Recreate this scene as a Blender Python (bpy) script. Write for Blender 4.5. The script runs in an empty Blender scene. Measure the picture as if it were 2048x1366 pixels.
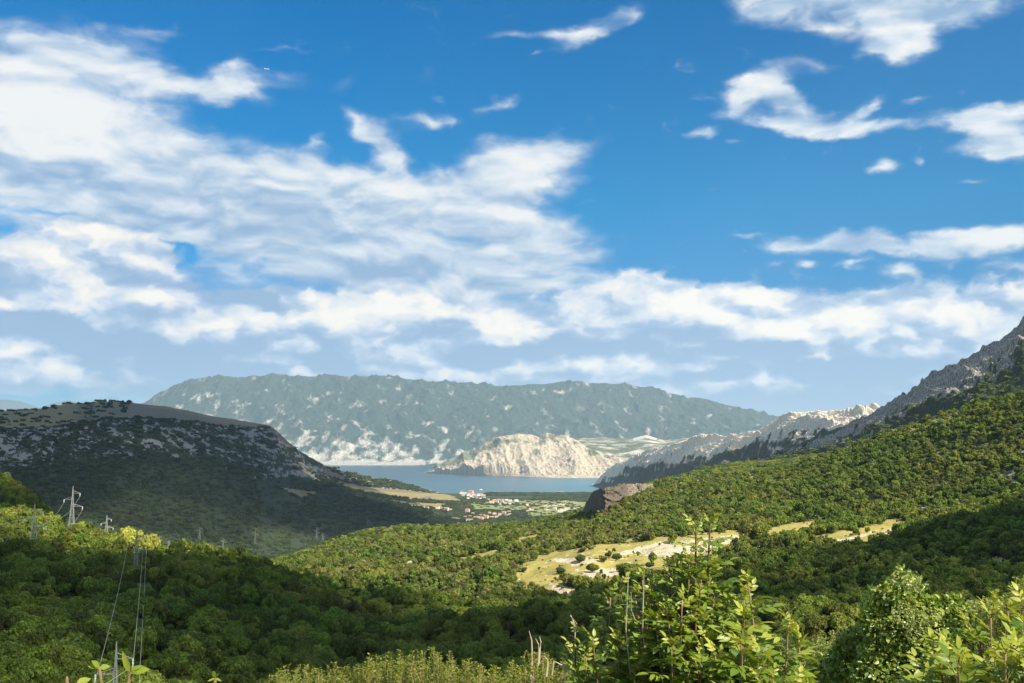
import bpy, bmesh, math, random
import numpy as np
from mathutils import Vector, Matrix
sc = bpy.context.scene
rad = math.radians

# ------------------------------------------------------------------ camera
CAM_H = 300.0
F = 2200.0                      # focal length in photo pixels (2048 wide)
PITCH = math.atan((900 - 683) / F)
cam_d = bpy.data.cameras.new("camera")
cam_d.sensor_width = 36
cam_d.lens = F / 2048 * 36
cam_d.clip_start = 0.2
cam_d.clip_end = 200000
cam = bpy.data.objects.new("camera", cam_d)
cam.location = (0, 0, CAM_H)
cam.rotation_euler = (rad(90) + PITCH, 0, 0)
sc.collection.objects.link(cam)
sc.camera = cam

# ------------------------------------------------------------------ light
SUN_AZ, SUN_EL = 134.0, 40.0    # degrees right of the view direction, above the horizon
sd = Vector((math.sin(rad(SUN_AZ)) * math.cos(rad(SUN_EL)), math.cos(rad(SUN_AZ)) * math.cos(rad(SUN_EL)), math.sin(rad(SUN_EL))))
sl = bpy.data.lights.new("sun", "SUN")
sl.energy = 5.0
sl.angle = rad(0.6)
sl.color = (1.0, 0.90, 0.74)
sun = bpy.data.objects.new("sun", sl)
sun.rotation_euler = sd.to_track_quat('Z', 'Y').to_euler()
sun.location = (0, 0, 400)
sc.collection.objects.link(sun)

sc.view_settings.view_transform = 'Standard'
sc.view_settings.look = 'None'
sc.view_settings.exposure = 0.95
sc.view_settings.gamma = 1.0
sc.cycles.use_denoising = True
sc.cycles.volume_bounces = 0
sc.cycles.max_bounces = 6
sc.cycles.diffuse_bounces = 2
sc.cycles.glossy_bounces = 2
sc.cycles.transmission_bounces = 3
sc.cycles.transparent_max_bounces = 12
sc.cycles.sample_clamp_indirect = 4

# ------------------------------------------------------------------ sky: Nishita plus procedural clouds by direction
class NT:
    def __init__(s, tree):
        s.t = tree
    def n(s, typ, **kw):
        nd = s.t.nodes.new(typ)
        for k, v in kw.items():
            setattr(nd, k, v)
        return nd
    def put(s, sock, v):
        if hasattr(v, 'is_output') or isinstance(v, bpy.types.NodeSocket):
            s.t.links.new(v, sock)
        else:
            sock.default_value = v
    def math(s, op, a, b=None, c=None, clamp=False):
        nd = s.n('ShaderNodeMath', operation=op, use_clamp=clamp)
        s.put(nd.inputs[0], a)
        if b is not None: s.put(nd.inputs[1], b)
        if c is not None: s.put(nd.inputs[2], c)
        return nd.outputs[0]
    def vmath(s, op, a, b=None, c=None):
        nd = s.n('ShaderNodeVectorMath', operation=op)
        s.put(nd.inputs[0], a)
        if b is not None: s.put(nd.inputs[1], b)
        if c is not None: s.put(nd.inputs[2], c)
        return nd.outputs[0]
    def noise(s, vec, scale, detail=6, rough=0.5, dist=0.0, dim='2D', typ='FBM', color=False, lac=2.0):
        nd = s.n('ShaderNodeTexNoise', noise_dimensions=dim, noise_type=typ)
        s.put(nd.inputs['Vector'], vec)
        nd.inputs['Scale'].default_value = scale
        nd.inputs['Detail'].default_value = detail
        nd.inputs['Roughness'].default_value = rough
        nd.inputs['Lacunarity'].default_value = lac
        nd.inputs['Distortion'].default_value = dist
        return nd.outputs['Color' if color else 'Fac']
    def voro(s, vec, scale, detail=2.0, rough=.5, lac=2.1, smooth=.5):
        nd = s.n('ShaderNodeTexVoronoi', voronoi_dimensions='2D', feature='SMOOTH_F1', normalize=True)
        s.put(nd.inputs['Vector'], vec)
        for k, v in (('Scale', scale), ('Detail', detail), ('Roughness', rough), ('Lacunarity', lac), ('Smoothness', smooth)):
            nd.inputs[k].default_value = v
        return nd.outputs['Distance']
    def rng(s, v, a, b, c=0.0, d=1.0, typ='LINEAR', clamp=True):
        nd = s.n('ShaderNodeMapRange', interpolation_type=typ, clamp=clamp)
        s.put(nd.inputs['Value'], v)
        for k, x in (('From Min', a), ('From Max', b), ('To Min', c), ('To Max', d)):
            s.put(nd.inputs[k], x)
        return nd.outputs['Result']
    def mix(s, f, a, b, typ='MIX'):
        nd = s.n('ShaderNodeMix', data_type='RGBA', blend_type=typ)
        s.put(nd.inputs[0], f)
        s.put(nd.inputs[6], a)
        s.put(nd.inputs[7], b)
        return nd.outputs[2]
    def ramp(s, f, stops, interp='LINEAR'):
        nd = s.n('ShaderNodeValToRGB')
        nd.color_ramp.interpolation = interp
        el = nd.color_ramp.elements
        while len(el) > 1: el.remove(el[-1])
        el[0].position, el[0].color = stops[0]
        for p, c in stops[1:]:
            e = el.new(p); e.color = c
        s.put(nd.inputs[0], f)
        return nd.outputs[0]

def C(r, g, b): return (r, g, b, 1.0)

def azel(px, py):
    u, v = (px - 1024) / F, (683 - py) / F
    cp, sp = math.cos(PITCH), math.sin(PITCH)
    d = (u, cp - v * sp, sp + v * cp)
    return math.degrees(math.atan2(d[0], d[1])), math.degrees(math.atan2(d[2], math.hypot(d[0], d[1])))

world = bpy.data.worlds.new("World")
sc.world = world
world.use_nodes = True
wt = world.node_tree
wt.nodes.clear()
W = NT(wt)
tc = W.n('ShaderNodeTexCoord')
sky = W.n('ShaderNodeTexSky', sky_type='NISHITA')
sky.sun_disc = False
sky.sun_elevation = rad(SUN_EL)
sky.sun_rotation = rad(SUN_AZ)
sky.altitude = 300
sky.air_density = 1.0
sky.dust_density = 0.3
sky.ozone_density = 4.0
bg_sky = W.n('ShaderNodeBackground')
bg_sky.inputs['Strength'].default_value = 0.056

sep = W.n('ShaderNodeSeparateXYZ')
W.put(sep.inputs[0], tc.outputs['Generated'])
az = W.math('MULTIPLY', W.math('ARCTAN2', sep.outputs[0], sep.outputs[1]), 180 / math.pi)
el = W.math('MULTIPLY', W.math('ARCSINE', sep.outputs[2]), 180 / math.pi)
cmb = W.n('ShaderNodeCombineXYZ')
W.put(cmb.inputs[0], az); W.put(cmb.inputs[1], el)
P0 = cmb.outputs[0]
tint = W.ramp(W.rng(el, 0, 25), [(0.0, C(.26, .48, .80)), (.25, C(.10, .60, .98)), (.5, C(.03, .82, 1.12)), (1.0, C(.0, .80, 1.24))])
skyc = W.vmath('MULTIPLY', sky.outputs[0], tint)
W.put(bg_sky.inputs['Color'], skyc)

_rot = {}
ANG = (0, -10, 30, -36)
def rotated(vec, q):
    if q == 0: return vec
    k = (vec.as_pointer(), q)
    if k not in _rot:
        m = W.n('ShaderNodeVectorRotate', rotation_type='Z_AXIS')
        W.put(m.inputs['Vector'], vec)
        m.inputs['Angle'].default_value = rad(-q)
        _rot[k] = m.outputs[0]
    return _rot[k]

def blobs(vec, lst, base=0.0):
    acc = None
    for b in lst:
        px, py, rx, ry = b[:4]
        q = min(ANG, key=lambda r: abs(r - (b[4] if len(b) > 4 else 0)))
        wgt = b[5] if len(b) > 5 else 1.0
        a, e = azel(px, py)
        ca, sa = math.cos(rad(q)), math.sin(rad(q))
        ra, re = ca * a + sa * e, -sa * a + ca * e
        sx, sy = 38.4 / (rx * 1.75), 38.4 / (ry * 1.75)
        v = W.vmath('MULTIPLY_ADD', rotated(vec, q), (sx, sy, 0), (-ra * sx, -re * sy, 0))
        ln = W.n('ShaderNodeVectorMath', operation='LENGTH')
        W.put(ln.inputs[0], v)
        g = W.math('SUBTRACT', 1.0, ln.outputs['Value'], clamp=True)
        acc = W.math('MULTIPLY_ADD', W.math('MULTIPLY', g, g), wgt * 1.6, acc if acc is not None else base)
    return acc

# high thin sheet (px, py, rx, ry, rotation, weight)
SHEET = [
    (40, 200, 230, 120, 0, 1.2), (190, 130, 110, 60, 0, .7), (360, 168, 190, 26, -6, .75), (480, 170, 75, 30, 0, .6), (470, 135, 50, 30, 30, .3),
    (130, 285, 300, 50, 0, .8), (590, 165, 50, 30, 0, .2), (560, 95, 60, 10, 12, .22), (320, 60, 90, 18, 10, .2), (330, 270, 130, 35, -10, .5),
    (60, 345, 260, 40, 0, .5), (250, 385, 420, 62, -4, .7), (620, 405, 420, 62, -3, .8), (870, 425, 260, 50, -14, .7), (1040, 455, 90, 32, -10, .5),
    (740, 268, 60, 26, -38, .75), (775, 310, 40, 50, 15, .6), (870, 245, 75, 20, 14, .42), (610, 320, 100, 26, -12, .5), (632, 290, 26, 14, 30, .35), (780, 352, 260, 30, 0, .45), 
    (1055, 335, 105, 52, -5, 1.0), (1100, 292, 120, 18, -4, .4), (1030, 390, 60, 36, 0, .5), (940, 360, 110, 30, 8, .5), (990, 215, 50, 22, 40, .25), (1018, 205, 24, 14, 0, .3),
    (1060, 510, 150, 20, 3, .6), (600, 500, 500, 80, 0, .7), (900, 560, 330, 60, 0, .7), (200, 450, 200, 30, 0, .25),
    (700, 170, 50, 40, -40, .12), (860, 160, 70, 36, 20, .13), (1050, 70, 70, 12, 6, .38), (1180, 60, 75, 26, 18, .7), (1255, 25, 26, 26, 0, .38), (1120, 68, 30, 20, 0, .3),
    (1560, 8, 120, 34, 0, .8), (1760, 20, 130, 56, -10, .9), (1820, 88, 42, 36, 30, .8), (1770, 100, 50, 18, 10, .6), (1930, 20, 130, 30, 5, .6), (1640, 50, 60, 16, 0, .3),
    (1500, 185, 78, 38, 20, .95), (1580, 205, 60, 28, -35, .6), (1560, 245, 120, 18, -8, .7), (1730, 250, 100, 18, 3, .8), (1725, 212, 45, 16, 20, .6), (1640, 225, 50, 16, 0, .25),
    (1630, 125, 50, 16, -10, .25), (1845, 190, 34, 12, 0, .25), (1397, 274, 34, 13, 0, .5), (1340, 255, 22, 14, 0, .22), (1480, 287, 34, 9, 0, .3), (1400, 195, 24, 8, 0, .18),
    (1960, 232, 110, 22, 2, .8), (2010, 270, 60, 40, -40, .85), (1990, 300, 80, 16, -8, .5), (1772, 340, 30, 16, 0, .45), (1842, 322, 14, 16, 30, .25), (1950, 355, 50, 8, 0, .22),
    (1585, 492, 58, 18, 14, .7), (1690, 488, 48, 24, -10, .75), (1752, 487, 36, 24, 0, .8), (1860, 495, 130, 20, 0, .9), (1990, 480, 90, 30, 6, .9), (1510, 470, 55, 9, 8, .35),
    (1617, 528, 18, 10, 0, .45), (1700, 533, 38, 8, -4, .42), (1785, 545, 34, 14, 4, .6), (2030, 535, 50, 10, 0, .5), (1900, 525, 20, 10, 0, .2), (1495, 508, 10, 8, 0, .25),
    (1530, 595, 110, 24, -3, .6), (1700, 610, 120, 16, 0, .5),
    (1500, 715, 520, 95, 0, 1.1), (300, 690, 420, 80, 0, .95), (2000, 700, 340, 120, 0, 1.0), (900, 690, 480, 70, 0, .95), (1560, 790, 420, 50, 0, .7),
    (300, 500, 130, 26, 0, -.35), (360, 500, 60, 22, 0, -.8), (120, 425, 120, 12, 0, -.3), (10, 505, 30, 10, 0, -.6),
]
# low cumulus bank
CUMULUS = [
    (450, 690, 560, 105, 0, .50), (1500, 725, 640, 120, 0, .55), (1000, 715, 360, 80, 0, .48), (2000, 730, 300, 130, 0, .45), (450, 735, 420, 34, 0, .42), (1300, 765, 500, 40, 0, .46), (1750, 790, 300, 40, 0, .35),
    (190, 495, 120, 40, 0, .95), (60, 525, 90, 40, 0, .85), (255, 520, 50, 30, 0, .4), (320, 580, 60, 40, 0, .75), (60, 590, 90, 36, 0, .6), (170, 620, 130, 40, 0, .7), (20, 620, 60, 30, 0, .5), (250, 600, 60, 30, 0, .5),
    (40, 705, 75, 32, 0, .9), (120, 735, 70, 18, 0, .5), (0, 740, 80, 30, 0, .6), (220, 745, 160, 16, 8, .55), (330, 725, 70, 16, 15, .4),
    (430, 650, 110, 38, 0, .8), (620, 625, 170, 34, 4, .85), (520, 680, 110, 36, 0, .7), (780, 620, 110, 26, 0, .7), (650, 690, 130, 40, 0, .75), (740, 715, 60, 24, 0, .5), (480, 725, 90, 18, 0, .5),
    (1000, 660, 46, 32, 0, .85), (940, 690, 60, 22, 0, .5), (900, 735, 120, 14, 0, .5), (1130, 640, 36, 40, -40, .7), (1050, 740, 110, 12, 0, .5),
    (1250, 580, 70, 32, 0, .85), (1170, 600, 50, 24, 0, .5), (1330, 615, 110, 40, -8, .95), (1450, 640, 90, 34, -8, .85), (1540, 650, 80, 24, -4, .75), (1650, 655, 70, 22, 0, .7), (1720, 665, 40, 16, 0, .5), (1240, 650, 60, 34, 0, .5),
    (1160, 712, 90, 14, 0, .55), (1290, 735, 110, 18, 0, .75), (1400, 745, 70, 14, 0, .6), (1450, 720, 50, 12, 0, .4), (1650, 710, 52, 22, 0, .8), (1500, 715, 24, 10, 0, .5), (1620, 775, 80, 26, 10, .75), (1560, 790, 50, 16, 0, .4),
    (1830, 600, 60, 12, 0, .4), (1950, 645, 26, 18, 0, .7), (2030, 640, 30, 24, 0, .75), (1870, 650, 34, 14, 0, .5), (1800, 665, 30, 12, 0, .5), (1880, 700, 80, 20, 0, .6), (1740, 700, 30, 14, 0, .5), (1800, 730, 60, 16, 0, .4), (1770, 790, 60, 20, 0, .5), (1700, 760, 50, 14, 0, .4), (1990, 700, 60, 20, 0, .6), (1900, 745, 60, 20, 0, .5),
    (1500, 770, 100, 12, 0, .35), (1100, 760, 260, 8, 0, .4), (600, 752, 200, 8, 0, .4), (1740, 655, 60, 14, 0, .4),
    (560, 640, 60, 26, 0, .5), (690, 655, 70, 30, 0, .6), (830, 640, 60, 20, 0, .5), (350, 690, 70, 24, 0, .5), (570, 730, 70, 16, 0, .5), (830, 690, 60, 22, 0, .5), (300, 520, 50, 20, 0, .5), (130, 560, 110, 30, 0, .5),
    (1390, 690, 80, 18, 0, .4), (1580, 735, 40, 12, 0, .4), (1840, 760, 70, 18, 0, .5), (1960, 760, 60, 18, 0, .5), (1700, 620, 90, 12, 0, .4), (1480, 590, 80, 16, 0, .5),
    (60, 710, 22, 14, 0, -.9),
]
# thick undersides that stay in shade
SHADE = [(850, 690, 700, 60, 0, .18), (300, 700, 300, 50, 0, .15), (1700, 740, 400, 60, 0, .22), (500, 460, 260, 22, -4, .5), (300, 430, 200, 16, 0, .4), (800, 550, 240, 24, 0, .3), (1500, 40, 80, 30, 0, .3), (1900, 20, 90, 14, 0, .3), (120, 345, 200, 18, 0, .4), 
    (490, 590, 130, 36, 0, 1.0), (420, 560, 60, 30, 0, .5), (700, 545, 180, 26, 0, .25), (200, 690, 170, 30, -8, 1.0), (40, 655, 80, 20, 0, .7), (90, 710, 40, 16, 0, .6), (330, 745, 200, 18, 6, .8),
    (250, 590, 60, 28, 40, .3), (960, 715, 90, 24, 0, .9), (1060, 700, 80, 24, 0, .5), (1110, 690, 60, 24, 0, .6), (1240, 690, 120, 20, 0, .6), (900, 640, 70, 12, 0, .4), (600, 430, 240, 18, -5, .35), (120, 320, 220, 10, 0, .35),
    (1500, 700, 200, 14, 0, .35), (1560, 745, 260, 40, 0, .55), (1750, 770, 130, 36, 0, .5), (1900, 720, 160, 20, 0, .4), (1700, 740, 60, 16, 0, .4), (1270, 765, 200, 14, 0, .4), (620, 735, 330, 9, 0, .3), (1650, 800, 120, 30, 0, .4), (450, 700, 60, 20, 0, .4)
]
BRIGHT = [(60, 210, 190, 80, 0, .75), (180, 285, 160, 30, 0, .5), (560, 368, 150, 12, -4, .5), (800, 385, 160, 18, -12, .55), (1000, 430, 90, 14, -20, .5), (1060, 340, 80, 40, 0, .6), (880, 460, 160, 14, 0, .25), (450, 165, 80, 20, 0, .3), (1500, 190, 60, 26, 0, .5), (1810, 90, 46, 30, 0, .6), (1740, 250, 70, 12, 0, .4), (1990, 240, 70, 40, 0, .4), (1990, 480, 90, 24, 0, .45), (1780, 548, 30, 10, 0, .4)]

# domain warp
STR = W.vmath('MULTIPLY', P0, (0.55, 1.0, 1.0))
wn = W.noise(STR, 0.30, 3, 0.5, color=True)
wv = W.vmath('MULTIPLY', W.vmath('SUBTRACT', wn, (0.5, 0.5, 0.5)), (2.6, 1.5, 0))
wn2 = W.noise(STR, 1.3, 4, 0.55, color=True)
wv2 = W.vmath('MULTIPLY', W.vmath('SUBTRACT', wn2, (0.5, 0.5, 0.5)), (1.1, 0.65, 0))
warp = W.vmath('ADD', wv, wv2)

def density(vec, lst, nvec, scale, amp, lo, hi, detail=7, rough=0.55, thr=0.0):
    m = blobs(W.vmath('ADD', vec, warp), lst)
    nz = W.noise(nvec, scale, detail, rough)
    mm = W.math('MULTIPLY_ADD', W.math('SUBTRACT', nz, 0.5), W.math('MULTIPLY', W.math('MINIMUM', W.math('MAXIMUM', W.math('ADD', m, 0.12), 0.0), 1.0), amp), m)
    return mm

SV = W.vmath('ADD', W.vmath('MULTIPLY', P0, (0.36, 0.85, 1.0)), W.vmath('MULTIPLY', wv, (0.6, 0.6, 0)))
d1 = density(P0, SHEET, SV, 0.80, 1.6, 0, 1, 8, 0.58)
a1 = W.rng(d1, 0.08, 0.80, 0, 1, 'SMOOTHSTEP')
CV = W.vmath('ADD', W.vmath('MULTIPLY', P0, (0.60, 1.0, 1.0)), W.vmath('MULTIPLY', wv2, (0.9, 0.9, 0)))
CV2 = W.vmath('ADD', CV, (0.28, 0.55, 0))
pu_a = W.math('SUBTRACT', .62, W.voro(CV, 0.46, 2.4, .5))
pu_b = W.math('SUBTRACT', .62, W.voro(CV2, 0.46, 2.4, .5))
m2 = blobs(W.vmath('ADD', P0, W.vmath('MULTIPLY', warp, (.7, .6, 0))), CUMULUS)
m2b = blobs(W.vmath('ADD', W.vmath('ADD', P0, W.vmath('MULTIPLY', warp, (.7, .6, 0))), (.5, 1.0, 0)), CUMULUS)
nz2 = W.noise(CV, 1.1, 7, .58)
edge = W.math('MINIMUM', W.math('ADD', m2, .25), 1.0, clamp=True)
d2 = W.math('MULTIPLY_ADD', W.math('MULTIPLY_ADD', pu_a, 1.5, W.math('MULTIPLY', W.math('SUBTRACT', nz2, .5), 1.5)), edge, m2)
a2 = W.rng(d2, 0.19, 0.48, 0, 1, 'SMOOTHSTEP')
nz_a = W.noise(CV, 0.5, 3, 0.5)
nz_b = W.noise(CV2, 0.5, 3, 0.5)
relief = W.math('ADD', W.math('MULTIPLY', W.math('SUBTRACT', pu_a, pu_b), 1.0), W.math('MULTIPLY', W.math('SUBTRACT', nz_a, nz_b), .9))
PW = W.vmath('ADD', P0, W.vmath('MULTIPLY', warp, (0.8, 0.8, 0)))
sh = blobs(PW, SHADE)
br = blobs(PW, BRIGHT)
l2 = W.math('SUBTRACT', W.math('MULTIPLY_ADD', W.math('MULTIPLY_ADD', W.math('SUBTRACT', m2, m2b), .42, W.math('MULTIPLY', relief, 1.9)), 1.0, 0.52), W.math('MULTIPLY', sh, 0.85))
l2 = W.math('SUBTRACT', l2, W.math('MULTIPLY', W.rng(d2, 1.2, 2.8), 0.16))
l2 = W.math('SUBTRACT', l2, W.math('MULTIPLY', W.rng(a2, 1.0, 0.2), 0.12))
l2 = W.math('MULTIPLY_ADD', br, .2, l2)
c2 = W.ramp(l2, [(0.0, C(.24, .38, .58)), (.35, C(.38, .51, .68)), (.58, C(.62, .69, .78)), (.80, C(.80, .79, .76)), (1.0, C(.93, .88, .81))], 'B_SPLINE')
SV2 = W.vmath('ADD', SV, (0.08, 0.45, 0))
nz_c = W.noise(SV, 0.8, 3.5, 0.5)
nz_d = W.noise(SV2, 0.8, 3.5, 0.5)
l1 = W.math('SUBTRACT', W.math('MULTIPLY_ADD', W.math('SUBTRACT', nz_c, nz_d), 1.7, 0.46), W.math('MULTIPLY', sh, 0.6))
l1 = W.math('MULTIPLY_ADD', br, .8, l1)
c1 = W.ramp(l1, [(0.0, C(.26, .40, .60)), (.35, C(.44, .56, .70)), (.65, C(.66, .73, .80)), (1.0, C(.90, .89, .85))], 'B_SPLINE')
c2 = W.mix(1.0, c2, W.ramp(W.rng(el, 2, 14), [(0.0, C(1.10, 1.10, 1.10)), (1.0, C(1, 1, 1))]), 'MULTIPLY')
# combine
cc = W.mix(a2, c1, c2)
aa = W.math('SUBTRACT', 1.0, W.math('MULTIPLY', W.math('SUBTRACT', 1.0, W.math('MULTIPLY', a1, 0.94)), W.math('SUBTRACT', 1.0, a2)))
# broken clouds added over the unseen rest of the sky to whiten ambient light
rear = W.rng(W.noise(tc.outputs['Generated'], 2.2, 4, .5, dim='3D'), .40, .62)
away = W.math('MAXIMUM', W.rng(el, 26, 34), W.rng(W.math('ABSOLUTE', az), 30, 42))
aa = W.math('MAXIMUM', aa, W.math('MULTIPLY', W.math('MULTIPLY', rear, away), W.rng(el, -1, 3)))
bg_c = W.n('ShaderNodeBackground')
W.put(bg_c.inputs['Color'], cc)
bg_c.inputs['Strength'].default_value = 0.60
mx = W.n('ShaderNodeMixShader')
W.put(mx.inputs[0], aa)
wt.links.new(bg_sky.outputs[0], mx.inputs[1])
wt.links.new(bg_c.outputs[0], mx.inputs[2])
wo = W.n('ShaderNodeOutputWorld')
wt.links.new(mx.outputs[0], wo.inputs[0])
world.cycles.sampling_method = 'MANUAL'
world.cycles.sample_map_resolution = 512

# ------------------------------------------------------------------ numpy noise
def _h(ix, iy, seed):
    with np.errstate(over='ignore'):
        h = (ix.astype(np.uint32) * np.uint32(374761393) + iy.astype(np.uint32) * np.uint32(668265263) + np.uint32(seed * 1442695041 & 0xffffffff))
        h = (h ^ (h >> np.uint32(13))) * np.uint32(1274126177)
        h = h ^ (h >> np.uint32(16))
    return h
def gnoise(x, y, seed=0):
    x = np.asarray(x, float); y = np.asarray(y, float)
    ix = np.floor(x).astype(np.int64); iy = np.floor(y).astype(np.int64)
    fx = x - ix; fy = y - iy
    u = fx * fx * fx * (fx * (fx * 6 - 15) + 10); v = fy * fy * fy * (fy * (fy * 6 - 15) + 10)
    r = 0
    for dx in (0, 1):
        for dy in (0, 1):
            a = _h(ix + dx, iy + dy, seed).astype(np.float64) * (2 * math.pi / 4294967296.0)
            g = np.cos(a) * (fx - dx) + np.sin(a) * (fy - dy)
            r = r + g * (u if dx else 1 - u) * (v if dy else 1 - v)
    return r * 1.41
def fbm(x, y, oct=5, gain=0.5, lac=2.03, seed=0):
    a, s, f, t = 1.0, 0, 1.0, 0
    for k in range(oct):
        s = s + a * gnoise(x * f, y * f, seed + k * 17); t += a
        a *= gain; f *= lac
    return s / t
def ridged(x, y, oct=5, gain=0.5, lac=2.1, seed=0):
    a, s, f, t = 1.0, 0, 1.0, 0
    for k in range(oct):
        n = 1 - np.abs(gnoise(x * f, y * f, seed + k * 31)) * 1.6
        s = s + a * n * n; t += a
        a *= gain; f *= lac
    return s / t
def sstep(a, b, x):
    t = np.clip((x - a) / (b - a), 0, 1)
    return t * t * (3 - 2 * t)

# ------------------------------------------------------------------ projecting measured points
cp, sp = math.cos(PITCH), math.sin(PITCH)
def world_pt(px, py, Y):
    """the point at distance Y ahead that was measured at (px, py) in the photograph"""
    u, v = (px - 1024) / F, (683 - py) / F
    d = (u, cp - v * sp, sp + v * cp)
    s = Y / d[1]
    return Vector((u * s, Y, CAM_H + d[2] * s))
def project(x, y, z):
    zz = z - CAM_H
    w = y * cp + zz * sp
    return 1024 + F * x / w, 683 - F * (zz * cp - y * sp) / w

def inpoly(px, py, poly):
    ins = np.zeros(px.shape, bool)
    n = len(poly)
    for i in range(n):
        x0, y0 = poly[i]; x1, y1 = poly[(i + 1) % n]
        if y0 == y1: continue
        c = ((y0 > py) != (y1 > py)) & (px < (x1 - x0) * (py - y0) / (y1 - y0) + x0)
        ins ^= c
    return ins

def link(o):
    sc.collection.objects.link(o); return o
def tagp(o, label=None, cat=None, group=None, kind=None):
    if label: o['label'] = label
    if cat: o['category'] = cat
    if group: o['group'] = group
    if kind: o['kind'] = kind
    return o

class Sheet:
    """terrain between feature curves; each feature is a list of (px, py or None, Y[, z])"""
    def __init__(s, name, feats, nrows, px0, px1, ncols, disp=None, smooth=True):
        s.name = name
        s.u = np.linspace((px0 - 1024) / F, (px1 - 1024) / F, ncols)
        Ys, Zs = [], []
        for f in feats:
            uu, yy, zz = [], [], []
            for p in f:
                if p[1] is None:
                    uu.append((p[0] - 1024) / F); yy.append(p[2]); zz.append(p[3])
                else:
                    w = world_pt(p[0], p[1], p[2])
                    uu.append(w.x / w.y); yy.append(w.y); zz.append(w.z)
            Ys.append(np.interp(s.u, uu, yy)); Zs.append(np.interp(s.u, uu, zz))
        Y = np.array(Ys); Z = np.array(Zs)
        for k in range(1, len(Y)):
            Y[k] = np.maximum(Y[k], Y[k - 1] + 1)
        # monotone cubic along each column
        h = np.diff(Y, axis=0); dl = np.diff(Z, axis=0) / h
        m = np.zeros_like(Z)
        m[0] = dl[0]; m[-1] = dl[-1]
        for k in range(1, len(Y) - 1):
            same = dl[k - 1] * dl[k] > 0
            hm = 2 * dl[k - 1] * dl[k] / np.where(same, dl[k - 1] + dl[k], 1)
            m[k] = np.where(same, hm, 0)
        RY, RZ, RT = [], [], []
        for k in range(len(Y) - 1):
            n = nrows[k]
            t = (np.arange(n + (k == len(Y) - 2)) / n)[:, None]
            if Y[k + 1].mean() / Y[k].mean() > 2:
                yy = Y[k] * (Y[k + 1] / Y[k]) ** t
            else:
                yy = Y[k] + (Y[k + 1] - Y[k]) * t
            q = (yy - Y[k]) / h[k]
            zz = Z[k] * (1 + 2 * q) * (1 - q) ** 2 + m[k] * h[k] * q * (1 - q) ** 2 + Z[k + 1] * q * q * (3 - 2 * q) + m[k + 1] * h[k] * q * q * (q - 1)
            RY.append(yy); RZ.append(zz); RT.append(k + t * np.ones_like(yy))
        s.Y = np.vstack(RY); s.Z = np.vstack(RZ); s.T = np.vstack(RT)
        s.X = s.Y * s.u[None, :]
        if disp: s.Z = s.Z + disp(s.X, s.Y, s.Z, s.T)
        s.px, s.py = project(s.X, s.Y, s.Z)
        run = np.minimum.accumulate(s.py, axis=0)
        s.hid = s.py - run
        s.attr = {}
    def build(s, mat, kind='structure', label=None, cat=None):
        R, Cn = s.X.shape
        me = bpy.data.meshes.new(s.name)
        co = np.stack([s.X, s.Y, s.Z], -1).reshape(-1, 3).astype(np.float32)
        me.vertices.add(R * Cn); me.vertices.foreach_set('co', co.ravel())
        i = (np.arange(R - 1)[:, None] * Cn + np.arange(Cn - 1)[None, :]).ravel()
        q = np.stack([i, i + 1, i + Cn + 1, i + Cn], -1).astype(np.int32)
        me.loops.add(q.size); me.loops.foreach_set('vertex_index', q.ravel())
        me.polygons.add(len(q)); me.polygons.foreach_set('loop_start', np.arange(0, q.size, 4, dtype=np.int32))
        me.polygons.foreach_set('loop_total', np.full(len(q), 4, np.int32))
        me.update(calc_edges=True)
        me.shade_smooth()
        for k, v in s.attr.items():
            a = me.attributes.new(k, 'FLOAT', 'POINT')
            a.data.foreach_set('value', np.asarray(v, np.float32).ravel())
        me.materials.append(mat)
        o = bpy.data.objects.new(s.name, me)
        tagp(link(o), label, cat, None, kind)
        return o
    def sample(s, A, x, y):
        """bilinear read of a grid at ground positions"""
        x = np.asarray(x, float); y = np.asarray(y, float)
        u = x / y
        c = np.clip((u - s.u[0]) / (s.u[1] - s.u[0]), 0, len(s.u) - 1.001)
        c0 = c.astype(int); fc = c - c0
        out = np.zeros_like(x)
        ci = np.round(c).astype(int)
        order = np.argsort(ci, kind='stable')
        srt = ci[order]
        bounds = np.flatnonzero(np.diff(srt)) + 1
        for grp in np.split(order, bounds):
            if len(grp) == 0: continue
            k = ci[grp[0]]
            out[grp] = np.interp(y[grp], s.Y[:, k], A[:, k])
        return out
    def hit(s, px, py):
        """first visible ground point measured at (px, py)"""
        k = int(np.argmin(np.abs(s.px[len(s.px) // 2] - px)))
        col = s.py[:, k]
        vis = np.minimum.accumulate(col)
        ok = vis <= py
        r = int(np.argmax(ok)) if ok.any() else len(col) - 1
        if s.name == 'ground' and px < 500 and (not ok[r] or s.Y[r, k] > 1000):
            r = int(np.argmin(np.where(s.Y[:, k] < 760, col, 1e9)))      # stands on the crest of the near wood
        Y = s.Y[r, k]
        w = world_pt(px, py, Y)
        w.z = s.Z[r, k]
        return w

# ------------------------------------------------------------------ ground materials
def new_mat(name):
    m = bpy.data.materials.new(name)
    m.use_nodes = True
    m.node_tree.nodes.clear()
    N = NT(m.node_tree)
    out = N.n('ShaderNodeOutputMaterial')
    bs = N.n('ShaderNodeBsdfPrincipled')
    bs.inputs['Roughness'].default_value = 0.9
    bs.inputs['Specular IOR Level'].default_value = 0.2
    m.node_tree.links.new(bs.outputs[0], out.inputs[0])
    return m, N, bs
def attr(N, name):
    a = N.n('ShaderNodeAttribute'); a.attribute_name = name
    return a.outputs['Fac']
def coords(N):
    return N.n('ShaderNodeTexCoord').outputs['Object']
def bump(N, bs, h, strength, dist):
    b = N.n('ShaderNodeBump'); b.inputs['Strength'].default_value = strength; b.inputs['Distance'].default_value = dist
    N.put(b.inputs['Height'], h)
    N.put(bs.inputs['Normal'], b.outputs[0])

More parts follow.
